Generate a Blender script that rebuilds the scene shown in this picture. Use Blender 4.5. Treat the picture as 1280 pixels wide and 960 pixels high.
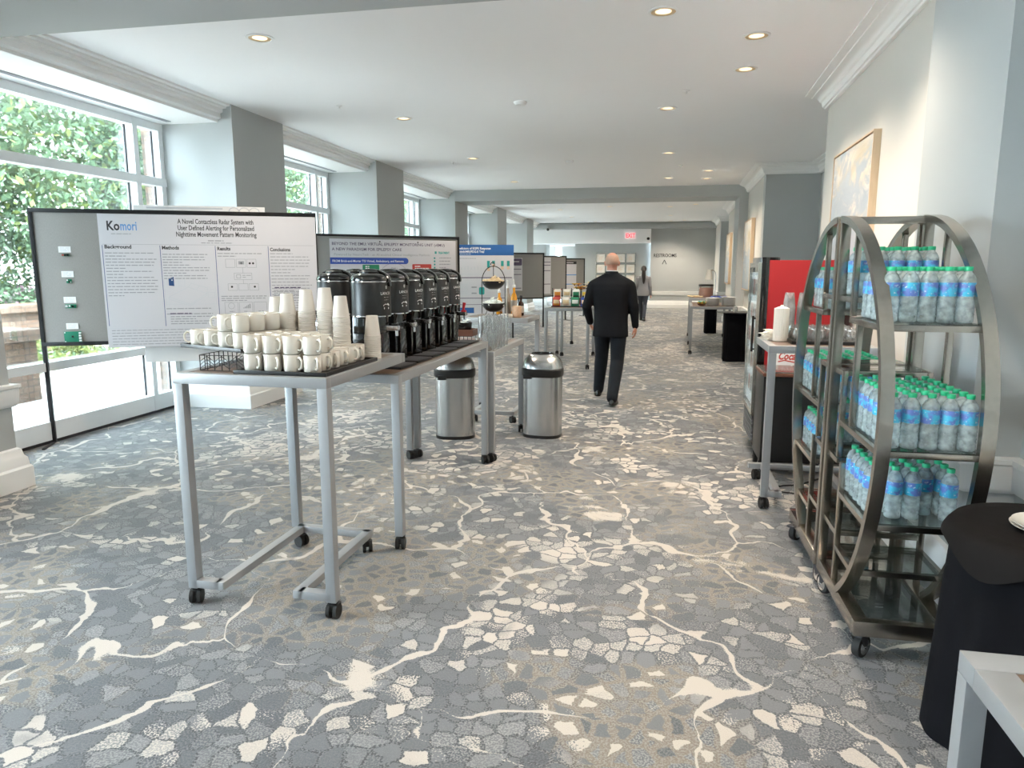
import bpy, bmesh, math, random
from mathutils import Matrix, Vector
PI = math.pi
random.seed(7)
S = bpy.context.scene
COL = S.collection
for o in list(bpy.data.objects):
    bpy.data.objects.remove(o)

# ------------------------------------------------------------------ camera
F_PX = 887.0
PITCH = math.atan(145.5 / F_PX)
YAW = math.atan(179 / math.hypot(F_PX, 145.5))
cam_d = bpy.data.cameras.new('camera')
cam = bpy.data.objects.new('camera', cam_d)
COL.objects.link(cam)
cam_d.sensor_width = 36
cam_d.lens = F_PX / 1280 * 36
cam_d.clip_start = 0.05
cam.location = (0, 0, 1.6)
cam.rotation_euler = (PI / 2 - PITCH, 0, YAW)
S.camera = cam

# ------------------------------------------------------------------ light and exposure
S.view_settings.view_transform = 'Standard'
S.view_settings.look = 'None'
S.view_settings.gamma = 1
S.view_settings.use_curve_mapping = False
S.view_settings.exposure = 2.88
S.cycles.use_denoising = True
S.cycles.max_bounces = 10
S.cycles.diffuse_bounces = 6
S.cycles.glossy_bounces = 4
S.cycles.transmission_bounces = 8
S.cycles.transparent_max_bounces = 64
S.cycles.sample_clamp_indirect = 6
S.cycles.caustics_reflective = False
S.cycles.caustics_refractive = False

world = bpy.data.worlds.new('daylight_sky')
S.world = world
world.use_nodes = True
wn = world.node_tree
wn.nodes.clear()
wo = wn.nodes.new('ShaderNodeOutputWorld')
wb = wn.nodes.new('ShaderNodeBackground')
wb.inputs['Color'].default_value = (0.77, 0.90, 1.0, 1)
wb.inputs['Strength'].default_value = 3.3
wn.links.new(wb.outputs[0], wo.inputs[0])

sun_d = bpy.data.lights.new('sun', 'SUN')
sun_d.energy = 3.4
sun_d.angle = 0.05
sun_d.color = (1, 0.98, 0.96)
sun = bpy.data.objects.new('sun', sun_d)
COL.objects.link(sun)
sun.rotation_euler = (math.radians(-8), math.radians(30), 0)   # high, from over the roof: lights the terrace and trees only
sun.location = (5, -5, 20)
DOWNLIGHT_W = 20

# ------------------------------------------------------------------ materials
def nd(nt, t, **k):
    n = nt.nodes.new(t)
    for a, v in k.items():
        setattr(n, a, v)
    return n

def lk(nt, a, b):
    nt.links.new(a, b)

def setv(sock, v):
    if isinstance(v, bpy.types.NodeSocket):
        sock.id_data.links.new(v, sock)
    elif isinstance(v, (tuple, list)) and len(v) == 3 and sock.type == 'RGBA':
        sock.default_value = (*v, 1)
    else:
        sock.default_value = v

def mth(nt, op, a, b=0.0, c=None):
    n = nd(nt, 'ShaderNodeMath', operation=op)
    setv(n.inputs[0], a)
    setv(n.inputs[1], b)
    if c is not None:
        setv(n.inputs[2], c)
    return n.outputs[0]

def mix(nt, f, a, b):
    n = nd(nt, 'ShaderNodeMix', data_type='RGBA')
    setv(n.inputs[0], f)
    setv(n.inputs[6], a)
    setv(n.inputs[7], b)
    return n.outputs[2]

def step(nt, x, lo, hi):
    n = nd(nt, 'ShaderNodeMapRange', interpolation_type='SMOOTHSTEP')
    setv(n.inputs[0], x)
    n.inputs[1].default_value = lo
    n.inputs[2].default_value = hi
    return n.outputs[0]

def noise(nt, vec, scale, detail=2, rough=0.5, dist=0.0):
    n = nd(nt, 'ShaderNodeTexNoise')
    lk(nt, vec, n.inputs['Vector'])
    n.inputs['Scale'].default_value = scale
    n.inputs['Detail'].default_value = detail
    n.inputs['Roughness'].default_value = rough
    n.inputs['Distortion'].default_value = dist
    return n

def new_mat(name):
    m = bpy.data.materials.new(name)
    m.use_nodes = True
    nt = m.node_tree
    return m, nt, nt.nodes['Principled BSDF']

def pm(name, color, rough=0.5, metal=0.0, var=0.06, scale=12, bump=0.0, bscale=200, spec=0.5, stretch=None, sheen=0, coat=0):
    m, nt, p = new_mat(name)
    tc = nd(nt, 'ShaderNodeTexCoord')
    v = tc.outputs['Object']
    if stretch:
        mp = nd(nt, 'ShaderNodeMapping')
        mp.inputs['Scale'].default_value = stretch
        lk(nt, v, mp.inputs['Vector'])
        v = mp.outputs[0]
    n = noise(nt, v, scale, 3)
    lo = tuple(max(0, c * (1 - var)) for c in color)
    hi = tuple(min(1, c * (1 + var)) for c in color)
    setv(p.inputs['Base Color'], mix(nt, n.outputs['Fac'], lo, hi))
    p.inputs['Roughness'].default_value = rough
    p.inputs['Metallic'].default_value = metal
    p.inputs['Specular IOR Level'].default_value = spec
    if sheen:
        p.inputs['Sheen Weight'].default_value = sheen
    if coat:
        p.inputs['Coat Weight'].default_value = coat
        p.inputs['Coat Roughness'].default_value = 0.08
    if bump:
        b = nd(nt, 'ShaderNodeBump')
        b.inputs['Strength'].default_value = bump
        b.inputs['Distance'].default_value = 0.004
        n2 = noise(nt, v, bscale, 2)
        lk(nt, n2.outputs['Fac'], b.inputs['Height'])
        lk(nt, b.outputs[0], p.inputs['Normal'])
    return m

def emis(name, color, strength):
    m, nt, p = new_mat(name)
    p.inputs['Base Color'].default_value = (*color, 1)
    p.inputs['Emission Color'].default_value = (*color, 1)
    p.inputs['Emission Strength'].default_value = strength
    return m

def thin_glass(name, tint=(0.97, 0.99, 0.99), gloss=1.0, rough=0.0):
    m, nt, p = new_mat(name)
    nt.nodes.remove(p)
    out = nt.nodes['Material Output']
    t = nd(nt, 'ShaderNodeBsdfTransparent')
    t.inputs[0].default_value = (*tint, 1)
    g = nd(nt, 'ShaderNodeBsdfGlossy')
    g.inputs['Roughness'].default_value = rough
    f = nd(nt, 'ShaderNodeFresnel')
    f.inputs[0].default_value = 1.45
    mx = nd(nt, 'ShaderNodeMixShader')
    lk(nt, mth(nt, 'MULTIPLY', f.outputs[0], gloss), mx.inputs[0])
    lk(nt, t.outputs[0], mx.inputs[1])
    lk(nt, g.outputs[0], mx.inputs[2])
    lk(nt, mx.outputs[0], out.inputs[0])
    return m

def clear_plastic(name, tint, body, frac, scale, bump=0.3, rough=0.08, ior=1.45):
    """see-through shell, partly milky, with ripples that catch the light"""
    m, nt, p = new_mat(name)
    nt.nodes.remove(p)
    out = nt.nodes['Material Output']
    tc = nd(nt, 'ShaderNodeTexCoord')
    n = noise(nt, tc.outputs['Object'], scale, 2, 0.5)
    b = nd(nt, 'ShaderNodeBump')
    b.inputs['Strength'].default_value = bump
    b.inputs['Distance'].default_value = 0.004
    lk(nt, n.outputs['Fac'], b.inputs['Height'])
    t = nd(nt, 'ShaderNodeBsdfTransparent')
    t.inputs[0].default_value = (*tint, 1)
    g = nd(nt, 'ShaderNodeBsdfGlossy')
    g.inputs['Roughness'].default_value = rough
    lk(nt, b.outputs[0], g.inputs['Normal'])
    d = nd(nt, 'ShaderNodeBsdfDiffuse')
    d.inputs[0].default_value = (*body, 1)
    tr = nd(nt, 'ShaderNodeBsdfTranslucent')
    tr.inputs[0].default_value = (*body, 1)
    m0 = nd(nt, 'ShaderNodeMixShader')
    m0.inputs[0].default_value = 0.5
    lk(nt, d.outputs[0], m0.inputs[1])
    lk(nt, tr.outputs[0], m0.inputs[2])
    f = nd(nt, 'ShaderNodeFresnel')
    f.inputs[0].default_value = ior
    m1 = nd(nt, 'ShaderNodeMixShader')
    setv(m1.inputs[0], mth(nt, 'MULTIPLY', step(nt, n.outputs['Fac'], -0.3, 1.3), frac * 2.0))
    lk(nt, t.outputs[0], m1.inputs[1])
    lk(nt, m0.outputs[0], m1.inputs[2])
    m2 = nd(nt, 'ShaderNodeMixShader')
    lk(nt, mth(nt, 'MULTIPLY', f.outputs[0], 0.7), m2.inputs[0])
    lk(nt, m1.outputs[0], m2.inputs[1])
    lk(nt, g.outputs[0], m2.inputs[2])
    lk(nt, m2.outputs[0], out.inputs[0])
    return m

def carpet_mat():
    m, nt, p = new_mat('patterned_carpet')
    tc = nd(nt, 'ShaderNodeTexCoord')
    P = tc.outputs['Object']
    def warp(vec, scale, amp):
        n = noise(nt, vec, scale, 2)
        s = nd(nt, 'ShaderNodeVectorMath', operation='SUBTRACT')
        lk(nt, n.outputs['Color'], s.inputs[0])
        s.inputs[1].default_value = (0.5, 0.5, 0.5)
        k = nd(nt, 'ShaderNodeVectorMath', operation='SCALE')
        lk(nt, s.outputs[0], k.inputs[0])
        k.inputs['Scale'].default_value = amp
        a = nd(nt, 'ShaderNodeVectorMath', operation='ADD')
        lk(nt, vec, a.inputs[0])
        lk(nt, k.outputs[0], a.inputs[1])
        return a.outputs[0]
    def voro(vec, scale, feature='F1'):
        n = nd(nt, 'ShaderNodeTexVoronoi', feature=feature, voronoi_dimensions='2D')
        lk(nt, vec, n.inputs['Vector'])
        n.inputs['Scale'].default_value = scale
        return n
    W1 = warp(warp(warp(P, 2.2, 0.16), 8, 0.07), 38, 0.018)
    grain = noise(nt, P, 130, 2).outputs['Fac']
    gr = mth(nt, 'SUBTRACT', grain, 0.5)
    big = noise(nt, P, 0.55, 3, 0.55, 0.6).outputs['Fac']
    big2 = noise(nt, warp(P, 1.5, 0.5), 0.75, 3, 0.6).outputs['Fac']
    cells = voro(W1, 12.5)
    edge = voro(W1, 12.5, 'DISTANCE_TO_EDGE').outputs['Distance']
    sep = nd(nt, 'ShaderNodeSeparateColor')
    lk(nt, cells.outputs['Color'], sep.inputs[0])
    r1, r2, r3 = sep.outputs[0], sep.outputs[1], sep.outputs[2]
    zone = step(nt, mth(nt, 'ADD', big, mth(nt, 'MULTIPLY', gr, 0.10)), 0.48, 0.58)
    brown = step(nt, mth(nt, 'ADD', big2, mth(nt, 'MULTIPLY', gr, 0.12)), 0.47, 0.55)
    e = mth(nt, 'ADD', edge, mth(nt, 'MULTIPLY', gr, 0.16))
    # thin outlines in the pale net, wide ones round the dark ovals of the brown zones
    em = mth(nt, 'SUBTRACT', e, mth(nt, 'MULTIPLY', brown, 0.10))
    em = mth(nt, 'SUBTRACT', em, mth(nt, 'MULTIPLY', r3, 0.04))
    cellmask = step(nt, em, 0.028, 0.07)
    cream, pale = (0.46, 0.42, 0.38), (0.31, 0.305, 0.30)
    dark, mid, tan, ink = (0.066, 0.073, 0.086), (0.155, 0.163, 0.174), (0.18, 0.155, 0.125), (0.050, 0.054, 0.062)
    speck = step(nt, grain, 0.45, 0.58)
    paleq = mth(nt, 'GREATER_THAN', mth(nt, 'ADD', r1, mth(nt, 'MULTIPLY', zone, 0.58)), 0.90)
    paleq = mth(nt, 'MULTIPLY', paleq, mth(nt, 'SUBTRACT', 1, mth(nt, 'MULTIPLY', brown, mth(nt, 'GREATER_THAN', r2, 0.35))))
    base_dark = mix(nt, r3, dark, mid)
    c_dark = mix(nt, mth(nt, 'MULTIPLY', step(nt, r2, 0.45, 0.95), mth(nt, 'MULTIPLY', speck, 0.7)), mix(nt, mth(nt, 'MULTIPLY', speck, 0.45), base_dark, mid), pale)
    c_pale = mix(nt, mth(nt, 'MULTIPLY', mth(nt, 'SUBTRACT', 1, speck), step(nt, r2, 0.2, 0.8)), cream, mix(nt, r3, mid, pale))
    cell = mix(nt, paleq, c_dark, c_pale)
    outl = mix(nt, brown, mix(nt, zone, mix(nt, speck, ink, mid), mix(nt, speck, dark, mid)), mix(nt, mth(nt, 'MULTIPLY', speck, 0.5), tan, pale))
    col = mix(nt, cellmask, outl, cell)
    # big cream drifts and the branching cream veins
    drift = noise(nt, warp(P, 2.0, 0.35), 1.5, 4, 0.62).outputs['Fac']
    dm = step(nt, mth(nt, 'ADD', drift, mth(nt, 'MULTIPLY', gr, 0.14)), 0.625, 0.66)
    col = mix(nt, dm, col, cream)
    gd = noise(nt, warp(P, 1.7, 0.4), 1.9, 3, 0.6).outputs['Fac']
    gm = step(nt, mth(nt, 'ADD', gd, mth(nt, 'MULTIPLY', gr, 0.2)), 0.60, 0.68)
    col = mix(nt, mth(nt, 'MULTIPLY', gm, 0.55), col, mix(nt, speck, dark, mid))
    W2 = warp(warp(P, 1.2, 0.9), 6, 0.16)
    v2 = voro(W2, 1.15, 'DISTANCE_TO_EDGE').outputs['Distance']
    wv = noise(nt, P, 2.3, 2).outputs['Fac']
    width = mth(nt, 'MULTIPLY', mth(nt, 'MAXIMUM', mth(nt, 'SUBTRACT', wv, 0.42), 0.0), 0.125)
    vm = mth(nt, 'LESS_THAN', mth(nt, 'ADD', v2, mth(nt, 'MULTIPLY', gr, 0.02)), width)
    col = mix(nt, vm, col, cream)
    pile = noise(nt, P, 420, 2).outputs['Fac']
    hsv = nd(nt, 'ShaderNodeHueSaturation')
    lk(nt, col, hsv.inputs['Color'])
    lk(nt, mth(nt, 'ADD', mth(nt, 'MULTIPLY', pile, 1.0), 0.62), hsv.inputs['Value'])
    lk(nt, hsv.outputs[0], p.inputs['Base Color'])
    p.inputs['Roughness'].default_value = 0.56
    p.inputs['Specular IOR Level'].default_value = 0.42
    p.inputs['Sheen Weight'].default_value = 0.12
    p.inputs['Sheen Roughness'].default_value = 0.4
    b = nd(nt, 'ShaderNodeBump')
    b.inputs['Strength'].default_value = 0.5
    b.inputs['Distance'].default_value = 0.004
    lk(nt, pile, b.inputs['Height'])
    lk(nt, b.outputs[0], p.inputs['Normal'])
    return m

def painting_mat(name, seed):
    m, nt, p = new_mat(name)
    tc = nd(nt, 'ShaderNodeTexCoord')
    mp = nd(nt, 'ShaderNodeMapping')
    mp.inputs['Location'].default_value = (seed, seed * 1.7, seed)
    mp.inputs['Scale'].default_value = (0.6, 1.0, 1.1)
    lk(nt, tc.outputs['Object'], mp.inputs['Vector'])
    a = noise(nt, mp.outputs[0], 1.6, 5, 0.6, 0.8).outputs['Fac']
    b = noise(nt, mp.outputs[0], 3.2, 5, 0.65, 1.2).outputs['Fac']
    sx = nd(nt, 'ShaderNodeSeparateXYZ')
    lk(nt, tc.outputs['Object'], sx.inputs[0])
    low = mth(nt, 'SUBTRACT', mth(nt, 'ADD', b, 0.22), mth(nt, 'MULTIPLY', sx.outputs[2], 0.30))
    c = mix(nt, step(nt, a, 0.4, 0.6), (0.60, 0.56, 0.50), (0.45, 0.40, 0.29))
    c = mix(nt, step(nt, b, 0.5, 0.62), c, (0.66, 0.65, 0.62))
    c = mix(nt, mth(nt, 'MULTIPLY', step(nt, low, 0.36, 0.56), 0.9), c, mix(nt, a, (0.12, 0.18, 0.25), (0.46, 0.51, 0.55)))
    lk(nt, c, p.inputs['Base Color'])
    p.inputs['Roughness'].default_value = 0.6
    return m

def label_mat():
    m, nt, p = new_mat('blue_bottle_wrap')
    tc = nd(nt, 'ShaderNodeTexCoord')
    n = noise(nt, tc.outputs['Object'], 24, 2, 0.6)
    w = noise(nt, tc.outputs['Object'], 120, 2)
    c = mix(nt, step(nt, n.outputs['Fac'], 0.42, 0.58), (0.06, 0.52, 0.78), (0.12, 0.20, 0.58))
    c = mix(nt, step(nt, w.outputs['Fac'], 0.64, 0.70), c, (0.66, 0.78, 0.88))
    lk(nt, c, p.inputs['Base Color'])
    p.inputs['Roughness'].default_value = 0.3
    p.inputs['Alpha'].default_value = 0.85
    return m

def stone_mat():
    m, nt, p = new_mat('stacked_stone')
    tc = nd(nt, 'ShaderNodeTexCoord')
    mp = nd(nt, 'ShaderNodeMapping')
    mp.inputs['Rotation'].default_value = (PI / 2, 0, 0)
    lk(nt, tc.outputs['Object'], mp.inputs['Vector'])
    ge = nd(nt, 'ShaderNodeNewGeometry')
    br = nd(nt, 'ShaderNodeTexBrick')
    cb = nd(nt, 'ShaderNodeCombineXYZ')
    sx = nd(nt, 'ShaderNodeSeparateXYZ')
    lk(nt, tc.outputs['Object'], sx.inputs[0])
    lk(nt, mth(nt, 'ADD', sx.outputs[0], sx.outputs[1]), cb.inputs[0])
    lk(nt, sx.outputs[2], cb.inputs[1])
    lk(nt, cb.outputs[0], br.inputs['Vector'])
    br.inputs['Scale'].default_value = 3.2
    br.inputs['Mortar Size'].default_value = 0.03
    br.inputs['Color1'].default_value = (0.15, 0.080, 0.048, 1)
    br.inputs['Color2'].default_value = (0.19, 0.125, 0.085, 1)
    br.inputs['Mortar'].default_value = (0.06, 0.045, 0.035, 1)
    n = noise(nt, tc.outputs['Object'], 9, 4)
    lk(nt, mix(nt, mth(nt, 'MULTIPLY', n.outputs['Fac'], 0.5), br.outputs['Color'], (0.17, 0.135, 0.11)), p.inputs['Base Color'])
    p.inputs['Roughness'].default_value = 0.9
    return m

M = {}
M['carpet'] = carpet_mat()
M['wall'] = pm('grey_wall_paint', (0.45, 0.468, 0.467), 0.55, var=0.015, scale=3)
M['wall_light'] = pm('warm_white_wall_paint', (0.60, 0.58, 0.54), 0.55, var=0.015, scale=3)
M['ceil'] = pm('ceiling_paint', (0.92, 0.92, 0.925), 0.7, var=0.01, scale=2)
M['trim'] = pm('white_trim_paint', (0.88, 0.88, 0.87), 0.4, var=0.01, scale=4)
M['winframe'] = pm('white_window_frame', (0.80, 0.82, 0.83), 0.35, var=0.02, scale=6)
M['gasket'] = pm('dark_gasket', (0.03, 0.03, 0.035), 0.6)
M['pane'] = thin_glass('window_glass', (0.95, 0.98, 0.98), 0.6)
M['tframe'] = pm('satin_grey_table_frame', (0.33, 0.34, 0.35), 0.38, 0.35, var=0.03, scale=5)
M['ttop'] = pm('brown_laminate', (0.17, 0.115, 0.085), 0.3, var=0.2, scale=4, stretch=(1, 12, 1))
M['blackpl'] = pm('black_plastic', (0.007, 0.007, 0.0075), 0.35, var=0.2)
M['rubber'] = pm('black_rubber', (0.01, 0.01, 0.01), 0.7, var=0.2)
M['blackmet'] = pm('black_metal_frame', (0.013, 0.013, 0.0145), 0.4, 0.3, var=0.1)
M['fabric'] = pm('grey_tackboard_fabric', (0.31, 0.30, 0.285), 0.9, var=0.18, scale=60, stretch=(6, 6, 1), bump=0.3, bscale=300)
M['paper'] = pm('poster_paper', (0.66, 0.655, 0.69), 0.45, var=0.02, scale=3)
M['white'] = pm('white_paint', (0.85, 0.85, 0.85), 0.4, var=0.01)
M['ink'] = pm('black_ink', (0.03, 0.03, 0.035), 0.5)
M['inkgrey'] = pm('grey_ink', (0.34, 0.35, 0.38), 0.5)
M['inklight'] = pm('light_grey_ink', (0.60, 0.62, 0.66), 0.5)
M['inkblue'] = pm('blue_ink', (0.035, 0.09, 0.42), 0.5)
M['inkmid'] = pm('mid_blue_ink', (0.12, 0.32, 0.66), 0.5)
M['inknavy'] = pm('navy_ink', (0.02, 0.075, 0.22), 0.5)
M['inkband'] = pm('band_blue_ink', (0.025, 0.12, 0.36), 0.5)
M['inkgreen'] = pm('green_ink', (0.02, 0.25, 0.12), 0.5)
M['inkred'] = pm('red_ink', (0.55, 0.07, 0.06), 0.5)
M['inkteal'] = pm('teal_ink', (0.03, 0.35, 0.33), 0.5)
M['inkpurple'] = pm('purple_ink', (0.12, 0.09, 0.16), 0.5)
M['inktan'] = pm('tan_ink', (0.75, 0.55, 0.4), 0.5)
M['ceramic'] = pm('white_ceramic', (0.66, 0.625, 0.56), 0.12, var=0.01, coat=0.5)
M['cup'] = pm('paper_cup', (0.67, 0.63, 0.575), 0.6, var=0.02)
M['urn'] = pm('matte_black_urn', (0.010, 0.0105, 0.011), 0.34, 0.0, var=0.1)
M['gloss'] = pm('gloss_black', (0.005, 0.005, 0.0055), 0.08, var=0.1, coat=0.6)
M['chrome'] = pm('chrome', (0.75, 0.75, 0.76), 0.12, 1.0, var=0.03)
M['steel'] = pm('brushed_steel', (0.52, 0.52, 0.51), 0.27, 1.0, var=0.12, scale=3, stretch=(30, 30, 0.4))
M['nickel'] = pm('brushed_nickel', (0.40, 0.375, 0.335), 0.25, 1.0, var=0.12, scale=6, stretch=(8, 8, 8))
M['shelf'] = thin_glass('shelf_glass', (0.92, 0.965, 0.955), 0.7)
M['bottle'] = clear_plastic('clear_bottle', (0.95, 0.99, 1.0), (0.86, 0.985, 1.0), 0.38, 40, 0.05, 0.12)
M['label'] = label_mat()
M['cap'] = pm('green_cap', (0.015, 0.42, 0.20), 0.4)
M['plcup'] = clear_plastic('translucent_cup', (0.94, 0.95, 0.96), (0.88, 0.88, 0.89), 0.35, 12, 0.1, 0.15)
M['glass'] = clear_plastic('drinking_glass', (0.975, 0.98, 0.98), (0.9, 0.9, 0.88), 0.05, 50, 0.15, 0.04, 1.5)
M['red'] = pm('gloss_red', (0.30, 0.002, 0.006), 0.5, var=0.03)
M['redpl'] = pm('red_plastic', (0.55, 0.02, 0.03), 0.4)
M['cloth'] = pm('black_tablecloth', (0.0032, 0.0032, 0.0046), 0.85, var=0.3, scale=8, spec=0.12, sheen=0, bump=0.3, bscale=25)
M['topper'] = pm('black_brown_cloth', (0.0065, 0.0052, 0.0048), 0.8, var=0.3, scale=8, spec=0.15, sheen=0, bump=0.2, bscale=20)
M['napkin'] = pm('napkin_paper', (0.80, 0.74, 0.66), 0.8, var=0.03)
M['wood'] = pm('pale_oak', (0.62, 0.47, 0.32), 0.5, var=0.1, scale=8, stretch=(8, 8, 1))
M['redwood'] = pm('reddish_wood', (0.16, 0.06, 0.035), 0.4, var=0.2, scale=8, stretch=(1, 8, 8))
M['linen'] = pm('linen_canvas', (0.75, 0.72, 0.66), 0.8, var=0.05, scale=300)
M['art'] = painting_mat('abstract_art', 0.0)
M['art2'] = painting_mat('abstract_art_two', 4.3)
M['lampglow'] = emis('downlight_glow', (1.0, 0.77, 0.45), 0.24)
M['lamptrim'] = pm('downlight_reflector', (0.85, 0.66, 0.40), 0.3, 0.6)
M['exit'] = emis('exit_red', (0.9, 0.05, 0.09), 0.14)
M['exitface'] = emis('exit_face', (0.95, 0.72, 0.72), 0.05)
M['suit'] = pm('black_suit_cloth', (0.0065, 0.0075, 0.010), 0.85, var=0.25, scale=14, spec=0.2, sheen=0.0, bump=0.5, bscale=9)
M['trouser'] = pm('dark_trouser_cloth', (0.0075, 0.0105, 0.0155), 0.85, var=0.25, scale=14, spec=0.2, sheen=0.05, bump=0.5, bscale=9)
M['skin'] = pm('skin', (0.56, 0.27, 0.19), 0.5, var=0.12, scale=14)
M['greyhair'] = pm('short_pale_hair', (0.44, 0.27, 0.20), 0.7, var=0.2, scale=60)
M['darkhair'] = pm('dark_hair', (0.015, 0.011, 0.01), 0.45, var=0.3, scale=30)
M['blazer'] = pm('grey_blazer_cloth', (0.21, 0.21, 0.225), 0.85, var=0.1, scale=60)
M['jeans'] = pm('dark_jeans', (0.035, 0.042, 0.06), 0.85, var=0.15)
M['shirt'] = pm('white_shirt', (0.8, 0.8, 0.8), 0.7)
M['shoe'] = pm('black_leather', (0.012, 0.012, 0.012), 0.25)
M['terrace'] = pm('pale_paving', (0.50, 0.475, 0.45), 0.85, var=0.06, scale=1.2)
M['stone'] = stone_mat()
M['capstone'] = pm('pale_capstone', (0.24, 0.18, 0.145), 0.85, var=0.1, scale=4)
M['leaf'] = pm('tree_leaves', (0.125, 0.215, 0.115), 0.55, var=0.45, scale=2.2)
M['leaf2'] = pm('yellow_green_leaves', (0.16, 0.21, 0.05), 0.6, var=0.4, scale=2.5)
M['flower'] = pm('pale_flowers', (0.26, 0.17, 0.20), 0.7, var=0.4, scale=14)
M['bark'] = pm('bark', (0.18, 0.13, 0.1), 0.9, var=0.3, scale=10)
M['pcb'] = pm('green_circuit_board', (0.01, 0.19, 0.11), 0.4)
M['grille'] = pm('grey_grille', (0.13, 0.13, 0.14), 0.5)
M['icy'] = pm('lit_cooler_interior', (0.72, 0.78, 0.82), 0.3, var=0.25, scale=14, stretch=(1, 6, 9))
_p = M['icy'].node_tree.nodes['Principled BSDF']
_p.inputs['Emission Color'].default_value = (0.85, 0.95, 1, 1)
_p.inputs['Emission Strength'].default_value = 0.13
M['dirt'] = pm('dark_gap', (0.05, 0.045, 0.04), 0.9)
M['yellow'] = pm('yellow_petals', (0.8, 0.55, 0.05), 0.6, var=0.2)
M['orange'] = pm('orange_petals', (0.75, 0.3, 0.04), 0.6, var=0.2)
M['amber'] = pm('amber_liquid', (0.75, 0.32, 0.02), 0.2, var=0.1)
M['brownglass'] = pm('dark_brown_glass', (0.04, 0.018, 0.012), 0.12)
M['syrup'] = pm('syrup_label', (0.42, 0.36, 0.30), 0.5, var=0.1)
M['wicker'] = pm('pale_woven_straw', (0.55, 0.36, 0.24), 0.8, var=0.3, scale=60)
M['popcorn'] = pm('tan_packets', (0.78, 0.60, 0.36), 0.6, var=0.25, scale=40)
M['mint'] = pm('white_packets', (0.80, 0.84, 0.80), 0.5, var=0.15, scale=40)
M['mirror'] = pm('mirror_frame', (0.55, 0.56, 0.53), 0.2, 0.8)
M['cream'] = pm('cream_print', (0.80, 0.76, 0.70), 0.5, var=0.08, scale=18)
M['candy'] = pm('mixed_candy', (0.42, 0.20, 0.14), 0.4, var=0.8, scale=90)

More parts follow.
